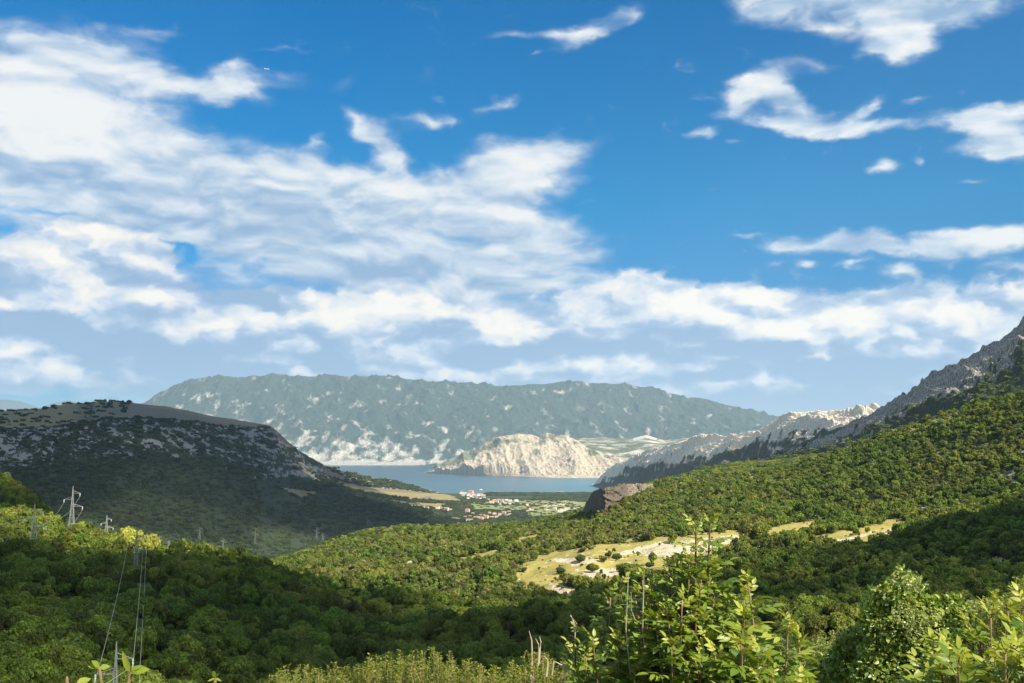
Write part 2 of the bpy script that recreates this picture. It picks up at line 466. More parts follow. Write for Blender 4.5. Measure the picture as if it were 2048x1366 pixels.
def ground_mat(name, rock, rock2, veg, veg2, size, grass=C(.22, .24, .06), bmp=1.0, stretch=(1, 1, 1), soft=.12, earth=(C(.46, .36, .23), C(.62, .55, .42))):
    """rock, scrub and grass sorted by vertex attributes and broken up by noise; size = metres of the largest patches"""
    m, N, bs = new_mat(name)
    co = N.vmath('MULTIPLY', coords(N), stretch)
    s = 1.0 / size
    big = N.noise(co, s, 8, .62)
    fine = N.noise(co, s * 9, 6, .65)
    rk = N.mix(N.rng(fine, .35, .65), rock2, rock)
    vg = N.mix(N.rng(N.noise(co, s * 5, 5, .6), .35, .65), veg, veg2)
    v = N.math('ADD', attr(N, 'veg'), N.math('MULTIPLY', N.math('SUBTRACT', big, .5), 1.6))
    v = N.rng(v, .5 - soft, .5 + soft, 0, 1, 'SMOOTHSTEP')
    col = N.mix(v, rk, vg)
    g = N.rng(N.math('ADD', attr(N, 'grass'), N.math('MULTIPLY', N.math('SUBTRACT', fine, .5), .8)), .42, .58)
    gc = N.mix(N.rng(big, .4, .6), grass, C(grass[0] * 1.25, grass[1] * 1.02, grass[2] * 1.3))
    col = N.mix(g, col, gc)
    so = N.rng(N.math('ADD', attr(N, 'soil'), N.math('MULTIPLY', N.math('SUBTRACT', fine, .5), .7)), .40, .60)
    col = N.mix(so, col, N.mix(N.rng(fine, .4, .6), *earth))
    N.put(bs.inputs['Base Color'], col)
    bump(N, bs, N.math('ADD', N.math('MULTIPLY', fine, .35), big), bmp, size * .25)
    return m

def A0(s, **kw):
    for k in ('veg', 'grass', 'soil'):
        s.attr[k] = kw.get(k, np.zeros_like(s.X))

# ------------------------------------------------------------------ near hills: slope under the viewpoint, shaded wood, lit hill, right slope
near_feats = [
    [(-800, None, 2, 298.2), (2900, None, 2, 298.2)],
    [(-800, None, 14, 290), (1024, None, 14, 291), (2900, None, 14, 292)],
    [(-800, None, 110, 262), (1024, None, 110, 262), (2900, None, 110, 262)],
    [(-800, None, 220, 244), (0, None, 220, 243), (1100, None, 220, 241), (2048, None, 220, 250), (2900, None, 220, 260)],
    # crest of the shaded wood
    [(-800, 900, 760), (-400, 985, 740), (0, 1028, 700), (60, 1045, 650), (130, 1083, 620), (200, 1098, 600), (260, 1112, 560), (340, 1112, 600), (430, 1130, 600), (540, 1155, 600), (620, 1188, 560), (740, 1218, 520), (900, 1236, 500), (1050, 1236, 480), (1200, 1240, 470), (1400, 1250, 450), (1700, 1230, 450), (2048, 1190, 450), (2900, 1150, 450)],
    # dip behind it
    [(-800, None, 900, 250), (-400, None, 900, 232), (0, None, 860, 222), (200, None, 860, 190), (400, None, 900, 165), (600, None, 860, 172), (740, None, 780, 184), (900, None, 740, 188), (1000, None, 680, 200), (1130, 1200, 630), (1300, 1190, 620), (1500, 1180, 620), (1750, 1140, 620), (1900, 1085, 640), (2048, 1030, 660), (2300, 960, 680), (2900, 850, 700)],
    # middle of the right slope
    [(-800, 850, 1200), (-400, 915, 1200), (-200, 935, 1150), (0, 962, 1100), (60, 1000, 1050), (100, 1034, 1020), (150, 1075, 1000), (250, None, 1050, 175), (400, None, 1150, 150), (520, 1160, 1150), (620, 1150, 1120), (740, 1128, 1120), (900, 1120, 1080), (1000, 1125, 960), (1150, 1110, 920), (1300, 1095, 930), (1500, 1075, 960), (1650, 1065, 980), (1850, 1050, 980), (2048, 1000, 960), (2300, 920, 960), (2900, 800, 960)],
    # crest of the lit hill and of the right slope
    [(-800, None, 1500, 240), (-200, None, 1400, 200), (100, None, 1350, 150), (250, None, 1350, 130), (440, None, 1300, 130), (520, 1152, 1300), (560, 1138, 1330), (620, 1116, 1380), (680, 1092, 1420), (730, 1077, 1450), (820, 1064, 1500), (900, 1063, 1520), (1000, 1058, 1540), (1090, 1048, 1560), (1130, 1040, 1580), (1165, 1030, 1600), (1185, 1010, 1620), (1205, 982, 1640), (1250, 974, 1650), (1330, 966, 1640), (1400, 959, 1620), (1480, 953, 1600), (1560, 946, 1580), (1620, 926, 1560), (1680, 908, 1520), (1740, 886, 1480), (1800, 868, 1440), (1870, 842, 1400), (1950, 812, 1360), (2048, 790, 1300), (2300, 700, 1250), (2900, 560, 1200)],
    [(-800, None, 2400, 60), (2900, None, 2400, 60)],
]
def near_disp(X, Y, Z, T):
    a = sstep(120, 260, Y)
    d = a * (fbm(X / 90, Y / 90, 4, seed=3) * 13 + fbm(X / 28, Y / 28, 3, seed=5) * 2.5)
    lim = 1 - .55 * sstep(5.4, 6.6, T) 
    return d * lim
near = Sheet('ground', near_feats, [14, 26, 30, 90, 40, 90, 130, 20], -700, 2750, 900, near_disp)

def poly_attr(s, polys, soft=0.0, wob=10.0, seed=1):
    a = np.zeros_like(s.X)
    ox = gnoise(s.X / 30, s.Y / 30, seed) * wob; oy = gnoise(s.X / 30, s.Y / 30, seed + 1) * wob * .5
    for p in polys:
        a = np.maximum(a, inpoly(s.px + ox, s.py + oy, p) * 1.0)
    a[s.hid > 12] = 0
    return a
CLEAR = [
    [(1035, 1135), (1085, 1102), (1150, 1098), (1240, 1085), (1330, 1073), (1440, 1066), (1500, 1066), (1560, 1052), (1640, 1033), (1665, 1040), (1630, 1062), (1560, 1080), (1480, 1092), (1430, 1120), (1330, 1150), (1270, 1165), (1180, 1165), (1120, 1170), (1060, 1158)],
    [(1590, 1082), (1650, 1068), (1740, 1052), (1800, 1036), (1830, 1042), (1800, 1066), (1760, 1085), (1720, 1100), (1690, 1096), (1640, 1088)],
    [(1090, 1160), (1140, 1170), (1150, 1195), (1110, 1202), (1085, 1185)],
    [(1020, 1150), (1130, 1160), (1165, 1200), (1140, 1225), (1110, 1205), (1060, 1185)], [(900, 1120), (960, 1105), (1020, 1100), (1000, 1112), (930, 1128)], [(1000, 1090), (1060, 1070), (1120, 1060), (1080, 1078), (1010, 1098)],
    [(1700, 1128), (1760, 1122), (1770, 1132), (1710, 1136)],
    [(1960, 1130), (2050, 1118), (2060, 1150), (2000, 1150)],
]
RIDGE_STRIP = [
    [(1240, 972), (1400, 958), (1480, 950), (1560, 940), (1625, 920), (1680, 898), (1745, 872), (1800, 855), (1880, 832), (1960, 795), (2060, 770), (2060, 788), (1960, 812), (1890, 846), (1800, 872), (1750, 888), (1700, 908), (1640, 928), (1570, 955), (1480, 965), (1340, 975), (1250, 985)],
]
SOIL = [
    [(1230, 1108), (1290, 1088), (1330, 1082), (1400, 1078), (1470, 1070), (1490, 1078), (1440, 1092), (1400, 1108), (1350, 1118), (1290, 1112)],
    [(1100, 1120), (1180, 1112), (1210, 1122), (1150, 1132)], [(1150, 1140), (1230, 1135), (1250, 1150), (1170, 1155)],
    [(1760, 1066), (1800, 1048), (1830, 1040), (1818, 1058), (1775, 1082), (1745, 1092)], [(1095, 1165), (1140, 1175), (1145, 1198), (1110, 1198)],
    [(1540, 1072), (1600, 1064), (1600, 1074), (1548, 1082)], [(868, 1062), (890, 1062), (892, 1075), (866, 1078)], [(1065, 1052), (1130, 1038), (1132, 1043), (1068, 1060)],
    [(820, 1120), (862, 1112), (866, 1118), (800, 1140)], [(1700, 1128), (1740, 1124), (1750, 1130), (1705, 1134)], [(1990, 1128), (2050, 1120), (2050, 1128), (2000, 1136)],
    [(175, 1030), (205, 1050), (215, 1062), (205, 1064), (180, 1046)], [(1650, 1085), (1750, 1062), (1752, 1066), (1655, 1091)],
]
clear = poly_attr(near, CLEAR, wob=8)
def blur(A, n):
    for ax in (0, 1):
        for _ in range(2):
            P_ = np.pad(A, [(n, n) if a == ax else (0, 0) for a in (0, 1)], 'edge')
            cs = np.cumsum(P_, axis=ax)
            A = (np.take(cs, range(2 * n, P_.shape[ax]), ax) - np.take(cs, range(0, P_.shape[ax] - 2 * n), ax)) / (2 * n)
    return A
clear = sstep(.35, .6, blur(clear, 3) + fbm(near.X / 14, near.Y / 14, 4, seed=72) * 1.3) * (clear + (blur(clear, 4) > .12)).clip(0, 1)
strip = poly_attr(near, RIDGE_STRIP, wob=14, seed=8) * (gnoise(near.X / 25, near.Y / 25, 44) > -.25)
soil = poly_attr(near, SOIL, wob=5, seed=5)
soil = np.maximum(soil, clear * sstep(.12, .26, fbm(near.X / 13, near.Y / 9, 5, .6, seed=74)) * .75)
soil = soil * (.45 + .55 * sstep(-.12, .12, fbm(near.X / 9, near.Y / 7, 4, seed=73)))
clear = np.maximum(clear, soil)
patch = sstep(.20, .30, fbm(near.X / 38, near.Y / 38, 4, seed=70)) * sstep(600, 700, near.Y) * (near.px > 640) * (near.hid < 30)
A0(near, veg=np.full_like(near.X, .95) - .9 * strip - .5 * patch, grass=np.maximum(clear * 1.0, strip * .55), soil=np.maximum(soil, strip * (fbm(near.X / 12, near.Y / 12, 3, seed=9) > .05) * .8))
mat_near = ground_mat('near_ground', C(.42, .39, .32), C(.24, .21, .16), C(.040, .055, .018), C(.070, .085, .028), 14, grass=C(.30, .29, .070), bmp=.6)
ground_o = near.build(mat_near)

# flat-topped bank the viewpoint stands on
bm = bmesh.new()
bmesh.ops.create_grid(bm, x_segments=40, y_segments=40, size=1)
for v in bm.verts:
    x, y = v.co.x * 70, v.co.y * 40 - 37.9
    v.co = (x, y, 298.2 + .15 * math.sin(x * .4) * math.sin(y * .5) + max(0, -y - 12) * .12)
me = bpy.data.meshes.new('hilltop'); bm.to_mesh(me); bm.free()
for nm, val in (('veg', .5), ('grass', .7), ('soil', .0)):
    a = me.attributes.new(nm, 'FLOAT', 'POINT'); a.data.foreach_set('value', [val] * len(me.vertices))
me.materials.append(mat_near)
tagp(link(bpy.data.objects.new('hilltop', me)), kind='structure')

# ------------------------------------------------------------------ valley floor
val_feats = [
    [(-800, None, 1500, 118), (2900, None, 1500, 118)],
    [(-800, None, 2300, 92), (2900, None, 2300, 92)],
    [(-800, None, 3200, 70), (1024, None, 3200, 66), (2900, None, 3200, 70)],
    [(-800, None, 4500, 45), (1024, None, 4500, 40), (2900, None, 4500, 45)],
    [(-800, None, 6200, 16), (1024, None, 6200, 15), (2900, None, 6200, 16)],
    [(-800, None, 7600, 1.5), (2900, None, 7600, 1.5)],
    [(-800, None, 7900, -6), (2900, None, 7900, -6)],
]
valley = Sheet('valley_floor', val_feats, [30, 60, 120, 160, 100, 20], 300, 1900, 700,
               lambda X, Y, Z, T: fbm(X / 400, Y / 400, 4, seed=21) * 7 * (1 - sstep(5, 6, T)) * sstep(0, 1, T))
FIELDS = [
    [(940, 1010), (1100, 1012), (1180, 1003), (1240, 1000), (1150, 1020), (1040, 1022), (950, 1020)],
    [(1015, 1000), (1130, 1000), (1190, 1008), (1100, 1012), (1000, 1006)],
    [(1050, 1022), (1150, 1015), (1120, 1030), (1060, 1034)],
    [(860, 1000), (950, 1004), (1010, 1004), (950, 1011), (860, 1007)],
]
vg = poly_attr(valley, FIELDS, wob=3)
A0(valley, veg=np.full_like(valley.X, .92), grass=vg, soil=poly_attr(valley, [[(1020, 1008), (1100, 1010), (1180, 1004), (1100, 1014)], [(1120, 1016), (1190, 1012), (1170, 1020), (1110, 1026)], [(1190, 1012), (1260, 1005), (1250, 1010), (1190, 1018)]], wob=4, seed=12) * .62)
mat_val = ground_mat('valley_ground', C(.40, .36, .28), C(.3, .27, .2), C(.028, .048, .024), C(.055, .080, .030), 60, grass=C(.20, .25, .075), bmp=.5)
valley.build(mat_val)

# ------------------------------------------------------------------ left mountain
lm_feats = [
    [(-900, None, 1400, 150), (0, None, 1600, 120), (300, None, 1800, 92), (520, None, 1950, 80), (740, None, 2700, 60), (850, None, 3500, 45), (930, None, 5000, 20), (1000, None, 6800, 2)],
    [(-900, 950, 2200), (0, 985, 2100), (200, 1000, 2150), (400, 1030, 2300), (520, 1050, 2500), (640, 1035, 3000), (740, 1020, 3500), (850, 1018, 4300), (930, 1010, 5600), (1000, 1008, 6900)],
    [(-900, 900, 2600), (0, 930, 2400), (150, 925, 2500), (300, 920, 2700), (430, 930, 2900), (520, 950, 3200), (600, 960, 3700), (660, 962, 4100), (720, 975, 4600), (800, 985, 5200), (880, 993, 6200), (940, 999, 6900), (1000, 1004, 7200)],
    [(-900, 865, 3000), (0, 860, 2900), (100, 852, 3000), (200, 838, 3100), (330, 838, 3300), (430, 850, 3500), (500, 856, 3700), (545, 858, 3800), (560, 870, 3950), (600, 903, 4300), (650, 932, 4900), (700, 948, 5400), (780, 961, 6000), (860, 980, 6800), (905, 992, 7300), (1000, 1000, 7500)],
    [(-900, 835, 4000), (0, 824, 3900), (60, 821, 3900), (110, 814, 4000), (160, 808, 4200), (200, 806, 4300), (260, 808, 4400), (330, 814, 4500), (430, 836, 4500), (500, 846, 4450), (540, 851, 4350), (560, 868, 4400), (600, 906, 4700), (650, 936, 5300), (700, 952, 5800), (780, 966, 6400), (860, 986, 7200), (905, 997, 7600), (1000, None, 7700, -4)],
    [(-900, None, 6000, -40), (200, None, 6200, -40), (560, None, 6200, -40), (700, None, 7600, -40), (860, None, 8400, -40), (1000, None, 9000, -40)],
]
def lm_disp(X, Y, Z, T):
    w = sstep(.3, 1.0, T) * (1 - .8 * sstep(2.75, 3.1, T))
    fade = 1 - .6 * sstep(640, 760, 1024 + F * X / Y)
    g = ridged(X / 260 + Y / 900, Y / 700 - X / 1500, 5, .52, seed=31) - .5
    d = g * 34 * w
    d += (ridged(X / 60, Y / 110, 4, .55, seed=37) - .5) * 15 * w * sstep(1.6, 2.4, T)
    d += fbm(X / 300, Y / 300, 4, seed=40) * 7 * sstep(3.1, 3.5, T) * (1 - sstep(3.7, 4, T))
    return d * fade
lm = Sheet('left_mountain', lm_feats, [60, 130, 190, 60, 16], -800, 1000, 860, lm_disp)
def crop_attr(s, k): return s
t = lm.T
band = sstep(1.75, 2.35, t) * (1 - sstep(2.97, 3.03, t))
streak = fbm((lm.X + 1.5 * lm.Z) / 12, (lm.Z - lm.X * .2) / 55 + lm.Y / 400, 5, .6, seed=57)
rocky = fbm(lm.X / 70 + lm.Z / 90, lm.Z / 34, 4, seed=51)
rx_ = sstep(150, 420, lm.px) * (1 - sstep(640, 720, lm.px))
veg = 1.02 - band * (.12 + .16 * rx_) - band * .85 * sstep(.0, .30, streak) - .25 * sstep(.12, .4, rocky) * sstep(.8, 1.6, t) * (t < 3)
veg -= .30 * sstep(150, 60, lm.px) * sstep(1.0, 2.0, t) * (t < 3)
top = sstep(2.97, 3.05, t)
leftgrass = top * sstep(260, 120, lm.px) * (t < 3.75)
cap = top * (t >= 3.0)
veg = np.where(top > .5, .60, veg)
lf = poly_attr(lm, [[(676, 962), (720, 972), (790, 980), (860, 986), (905, 990), (960, 995), (1010, 1002), (960, 1006), (900, 1004), (840, 1000), (780, 994), (730, 984), (690, 972)], [(560, 975), (640, 985), (600, 995)], [(830, 1005), (900, 1008), (880, 1020)]], wob=2)
ls = poly_attr(lm, [[(676, 964), (690, 964), (730, 975), (800, 979), (850, 985), (850, 988), (790, 984), (730, 980)], [(842, 995), (862, 991), (866, 994), (846, 1001)], [(760, 997), (810, 1003), (860, 1012), (850, 1016), (800, 1008)], [(545, 862), (560, 870), (590, 892), (585, 896), (560, 880)], [(640, 934), (680, 950), (700, 962), (660, 955)]], wob=3)
A0(lm, veg=veg, grass=np.maximum(lf, leftgrass * .62), soil=np.maximum(ls * .9, cap * .72 * (leftgrass < .5)))
mat_lm = ground_mat('left_mountain', C(.42, .39, .34), C(.17, .16, .14), C(.020, .034, .020), C(.045, .062, .028), 13, grass=C(.23, .21, .085), bmp=.9, stretch=(1, .7, 1.0), soft=.06, earth=(C(.13, .11, .075), C(.24, .20, .14)))
lm.build(mat_lm)

# ------------------------------------------------------------------ wooded ridge behind the right slope
gr_feats = [
    [(1000, None, 1700, 60), (2900, None, 1700, 60)],
    [(1000, 1100, 2100), (1180, 1035, 2100), (1300, 985, 2100), (1500, 960, 2100), (1700, 930, 2000), (1900, 870, 1950), (2900, 700, 1900)],
    [(1000, None, 2300, 40), (1130, None, 2300, 70), (1180, 1015, 2300), (1250, 985, 2350), (1330, 962, 2400), (1380, 950, 2420), (1430, 936, 2450), (1480, 928, 2480), (1560, 924, 2500), (1640, 912, 2500), (1700, 898, 2500), (1760, 875, 2450), (1850, 845, 2400), (2048, 790, 2300), (2900, 600, 2300)],
    [(1000, None, 3300, 40), (2900, None, 3300, 40)],
]
gr = Sheet('wooded_ridge', gr_feats, [10, 60, 20], 1050, 2700, 420, lambda X, Y, Z, T: fbm(X / 120, Y / 120, 4, seed=61) * 6)
A0(gr, veg=np.full_like(gr.X, .95))
gr.build(mat_near)

# ------------------------------------------------------------------ right mountain
rm_feats = [
    [(1400, None, 2500, 90), (2900, None, 2200, 90)],
    [(1400, 950, 3000), (1560, 928, 2900), (1700, 888, 2700), (1800, 862, 2600), (1900, 830, 2500), (2048, 770, 2400), (2900, 500, 2300)],
    [(1400, 950, 3500), (1500, 936, 3500), (1560, 920, 3450), (1640, 889, 3350), (1700, 860, 3300), (1740, 842, 3250), (1770, 828, 3200), (1800, 810, 3150), (1830, 783, 3100), (1850, 768, 3080), (1900, 737, 3000), (1940, 713, 2980), (1980, 692, 2950), (2048, 648, 2900), (2200, 560, 2850), (2900, 300, 2800)],
    [(1400, None, 5200, -20), (2900, None, 5200, -20)],
]
def rm_disp(X, Y, Z, T):
    w = sstep(0, .5, T) * (1 - .75 * sstep(1.9, 2.0, T)) + .0
    a = (X - Z * 1.1)            # strata climb to the right
    d = (ridged(a / 220, Z / 120 + Y / 500, 5, .55, seed=71) - .5) * 70
    d += (ridged(a / 50, Z / 40, 4, .6, seed=75) - .5) * 30
    return d * w
rm = Sheet('right_mountain', rm_feats, [16, 260, 30], 1400, 2750, 700, rm_disp)
lo = sstep(1.45, 1.05, rm.T)
A0(rm, veg=.10 + .75 * lo + .55 * sstep(1860, 1760, rm.px) * sstep(.0, .3, fbm(rm.X / 60, rm.Z / 60, 4, seed=5) + .15))
mat_rm = ground_mat('right_mountain', C(.50, .46, .39), C(.07, .07, .066), C(.018, .028, .012), C(.04, .055, .02), 34, bmp=1.0, soft=.06)
rm.build(mat_rm)

# ------------------------------------------------------------------ pale rocky ridge running down to the sea
sr_feats = [
    [(1150, None, 9300, -8), (1185, None, 9100, -4), (1240, None, 7700, 6), (1290, None, 6400, 35), (1378, None, 5100, 50), (1457, None, 4500, 60), (1560, None, 3800, 80), (1764, None, 3400, 90), (2200, None, 3300, 90)],
    [(1150, None, 9400, -8), (1188, 971, 9300), (1238, 960, 8200), (1290, 952, 7000), (1378, 935, 5900), (1457, 925, 5300), (1560, 905, 4700), (1654, 895, 4300), (1764, 880, 4000), (2200, 850, 3900)],
    [(1150, None, 9600, -12), (1180, None, 9500, -5), (1188, 968, 9400), (1206, 947, 9100), (1230, 932, 8800), (1265, 914, 8300), (1300, 903, 7700), (1340, 890, 7200), (1378, 878, 6800), (1420, 874, 6400), (1457, 871, 6100), (1514, 859, 5700), (1545, 845, 5500), (1565, 830, 5400), (1580, 825, 5300), (1610, 822, 5200), (1654, 818, 5100), (1703, 819, 4900), (1764, 827, 4700), (1850, 835, 4600), (2200, 830, 4500)],
    [(1150, None, 11000, -30), (2200, None, 7500, -30)],
]
def sr_disp(X, Y, Z, T):
    w = sstep(.3, 1.1, T) * (1 - .80 * sstep(1.93, 2.0, T)) * sstep(1170, 1230, 1024 + F * X / Y)
    a = X * .9 + Y * .35
    d = (ridged(a / 190, Y / 900 + Z / 260, 5, .56, seed=81) - .5) * 110
    d += (ridged(a / 60, Z / 70, 4, .6, seed=85) - .5) * 48
    return d * w
sr = Sheet('rocky_ridge', sr_feats, [30, 190, 20], 1150, 2000, 640, sr_disp)
A0(sr, veg=.05 + .85 * sstep(1.62, 1.05, sr.T + .35 * fbm(sr.X / 120, sr.Z / 50, 4, seed=7)))  # scrub colour low on the ridge also stands in for shade on that face
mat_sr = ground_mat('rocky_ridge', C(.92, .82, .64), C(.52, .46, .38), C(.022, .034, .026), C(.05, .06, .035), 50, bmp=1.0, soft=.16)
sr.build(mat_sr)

# ------------------------------------------------------------------ headland
def sea_y(py): return CAM_H * F / (py - 900) * 1.0
hd_feats = [
    [(820, None, sea_y(945), -8), (850, None, sea_y(946), -8), (930, None, sea_y(949), -8), (1000, None, sea_y(951), -8), (1100, None, sea_y(955), -8), (1200, None, sea_y(955.5), -8), (1300, None, sea_y(955.5), -8), (1500, None, sea_y(955), -8)],
    [(820, None, 15200, -20), (846, None, 14700, -10), (856, 942, 14200), (880, 938, 13700), (900, 936, 13500), (940, 932, 13400), (965, 922, 13200), (1000, 924, 13100), (1050, 930, 12800), (1075, 922, 12700), (1110, 930, 12600), (1150, 922, 12500), (1180, 935, 12400), (1220, 930, 12300), (1300, 930, 12200), (1500, 930, 12200)],
    [(820, None, 16000, -30), (840, None, 15600, -20), (852, 944, 14700), (866, 935, 14600), (880, 928, 14500), (900, 917, 14500), (925, 908, 14600), (940, 905, 14700), (958, 893, 14700), (970, 886, 14800), (985, 881, 14800), (998, 873, 14800), (1010, 871, 14800), (1035, 867, 14800), (1060, 869, 14800), (1078, 875, 14600), (1085, 870, 14500), (1092, 866, 14400), (1102, 869, 14400), (1115, 872, 14500), (1135, 877, 14500), (1160, 889, 14200), (1185, 903, 14000), (1210, 913, 13800), (1235, 916, 13700), (1300, 915, 13600), (1500, 915, 13600)],
    [(820, None, 17500, -40), (1500, None, 17500, -40)],
]
def hd_disp(X, Y, Z, T):
    w = sstep(0, .5, T) * (1 - .8 * sstep(1.9, 2.0, T)) * sstep(846, 880, 1024 + F * X / Y)
    d = (ridged(X / 420 + Y / 2500, Y / 2200, 5, .55, seed=91) - .5) * 120 * w
    d += (ridged(X / 150 + Z / 300, Y / 400 + Z / 200, 4, .6, seed=95) - .5) * 34 * w * (1 - .6 * sstep(1.0, 1.4, T))
    return d
hd = Sheet('headland', hd_feats, [50, 130, 16], 820, 1500, 560, hd_disp)
A0(hd, veg=.18 + .52 * sstep(-.05, .3, fbm(hd.X / 900, hd.Y / 900, 4, seed=8)) * sstep(1.1, 1.4, hd.T) + .4 * sstep(960, 880, hd.px) * sstep(1.0, 1.3, hd.T), soil=.12 * np.ones_like(hd.X))
mat_hd = ground_mat('headland', C(.62, .51, .37), C(.36, .31, .24), C(.15, .17, .10), C(.22, .22, .14), 220, bmp=.9, soft=.2)
hd.build(mat_hd)

hp_feats = [
    [(1000, None, 14500, 40), (1600, None, 13500, 40)],
    [(1000, None, 15500, 200), (1090, 900, 15300), (1180, 900, 15000), (1230, 905, 15000), (1300, 895, 15000), (1600, 895, 14500)],
    [(1000, None, 17500, 150), (1060, 895, 17500), (1100, 882, 17500), (1150, 878, 17500), (1200, 874, 17500), (1240, 877, 17500), (1268, 877, 17500), (1280, 874, 17500), (1292, 872, 17500), (1306, 876, 17500), (1330, 882, 17500), (1380, 876, 17500), (1450, 878, 17500), (1600, 880, 17500)],
    [(1000, None, 19500, -40), (1600, None, 19500, -40)],
]
hp = Sheet('headland_plateau', hp_feats, [10, 90, 10], 1000, 1600, 300, lambda X, Y, Z, T: fbm(X / 900, Y / 900, 5, seed=101) * 40 * sstep(0, 1, T) * (1 - .6 * sstep(1.9, 2, T)))
A0(hp, veg=.62 - .5 * (np.abs(hp.px - 1290) < 24) * (hp.T > 1.6))
mat_hp = ground_mat('headland_plateau', C(.66, .60, .5), C(.45, .42, .36), C(.075, .095, .045), C(.13, .14, .07), 300, bmp=.6, soft=.2)
hp.build(mat_hp)

# ------------------------------------------------------------------ far mountain range
fm_feats = [
    [(-200, None, 21500, -15), (2300, None, 21500, -15)],
    [(-200, 931, 22200), (300, 930, 22200), (640, 928, 22200), (700, 926, 22200), (1100, 927, 22200), (2300, 927, 22200)],
    [(-200, 915, 23200), (300, 905, 23200), (600, 900, 23200), (900, 893, 23200), (1200, 893, 23200), (2300, 893, 23200)],
    [(-200, 880, 25200), (200, 865, 25200), (400, 840, 25400), (700, 830, 25400), (1000, 835, 25400), (1300, 845, 25200), (1500, 862, 25200), (2300, 880, 25200)],
    [(-200, 870, 28000), (180, 845, 28000), (300, 804, 28000), (340, 778, 28000), (380, 760, 28000), (450, 754, 28200), (600, 752, 28200), (800, 756, 28200), (860, 762, 28000), (930, 768, 28000), (1000, 772, 28000), (1060, 768, 28000), (1130, 769, 28000), (1190, 764, 28000), (1250, 768, 28000), (1300, 778, 28000), (1330, 787, 28000), (1400, 796, 28000), (1440, 805, 28000), (1480, 816, 28000), (1530, 832, 28000), (1600, 850, 28000), (1700, 868, 28000), (2300, 875, 28000)],
    [(-200, None, 32000, -40), (2300, None, 32000, -40)],
]
def fm_disp(X, Y, Z, T):
    w = sstep(1.0, 1.8, T) * (1 - .75 * sstep(3.85, 4.0, T))
    d = (ridged(X / 2300 + Y / 6000, Y / 3600, 6, .55, seed=111) - .45) * 330 * w
    d += (ridged(X / 600, Y / 1000, 4, .6, seed=115) - .5) * 130 * w
    return d
fm = Sheet('far_mountain', fm_feats, [4, 40, 90, 110, 12], -150, 2250, 1100, fm_disp)
low = sstep(3.2, 1.4, fm.T)
A0(fm, veg=.79 - .34 * low * sstep(1100, 500, fm.px) - .10 * low - .25 * sstep(1.35, 1.1, fm.T) * (fm.px < 850) - .20 * sstep(600, 300, fm.px) * sstep(3.6, 3.2, fm.T), soil=.34 * (fm.T < 1.9) * (fm.px < 800) * (fm.px > 620))
mat_fm = ground_mat('far_mountain', C(.56, .52, .44), C(.26, .25, .22), C(.020, .038, .034), C(.04, .062, .045), 330, bmp=.8, stretch=(1, .6, 1.3), soft=.16)
fm.build(mat_fm)

dh_feats = [
    [(-900, None, 46000, -40), (400, None, 46000, -40)],
    [(-900, 830, 52000), (-200, 812, 52000), (-60, 806, 52000), (10, 798, 52000), (40, 802, 52000), (80, 815, 52000), (110, 806, 52000), (140, 802, 52000), (180, 812, 52000), (260, 830, 52000), (400, 850, 52000)],
    [(-900, None, 56000, -40), (400, None, 56000, -40)],
]
dh = Sheet('distant_hills', dh_feats, [30, 6], -850, 400, 260, lambda X, Y, Z, T: fbm(X / 2500, Y / 2500, 4, seed=121) * 120 * (1 - np.abs(T - 1)))
A0(dh, veg=np.full_like(dh.X, .9))
dh.build(mat_fm)

# ------------------------------------------------------------------ sea
m, N, bs = new_mat('sea')
co = coords(N)
sepp = N.n('ShaderNodeSeparateXYZ'); N.put(sepp.inputs[0], co)
shal = N.math('MULTIPLY', N.rng(sepp.outputs[1], 9600, 8100), N.rng(N.math('ADD', sepp.outputs[0], N.math('MULTIPLY', N.noise(co, .002, 3), 300)), -150, 700))
shal2 = N.math('MULTIPLY', N.rng(sepp.outputs[1], 8500, 7700), .3)
st = N.rng(N.noise(N.vmath('MULTIPLY', co, (.25, 1.6, 1)), .0012, 5), .4, .6)
deep = N.mix(st, C(.010, .040, .065), C(.018, .058, .085))
col = N.mix(N.math('MAXIMUM', shal, shal2), deep, C(.035, .15, .18))
N.put(bs.inputs['Base Color'], col)
bs.inputs['Roughness'].default_value = .28
bs.inputs['Specular IOR Level'].default_value = .35
bump(N, bs, N.noise(N.vmath('MULTIPLY', co, (1, 1, 1)), .05, 6, .6), .6, 3.0)
bm = bmesh.new(); bmesh.ops.create_grid(bm, x_segments=8, y_segments=8, size=55000)
me = bpy.data.meshes.new('sea'); bm.to_mesh(me); bm.free(); me.materials.append(m)
o = link(bpy.data.objects.new('sea', me)); o.location = (0, 3000, 0); tagp(o, kind='structure')

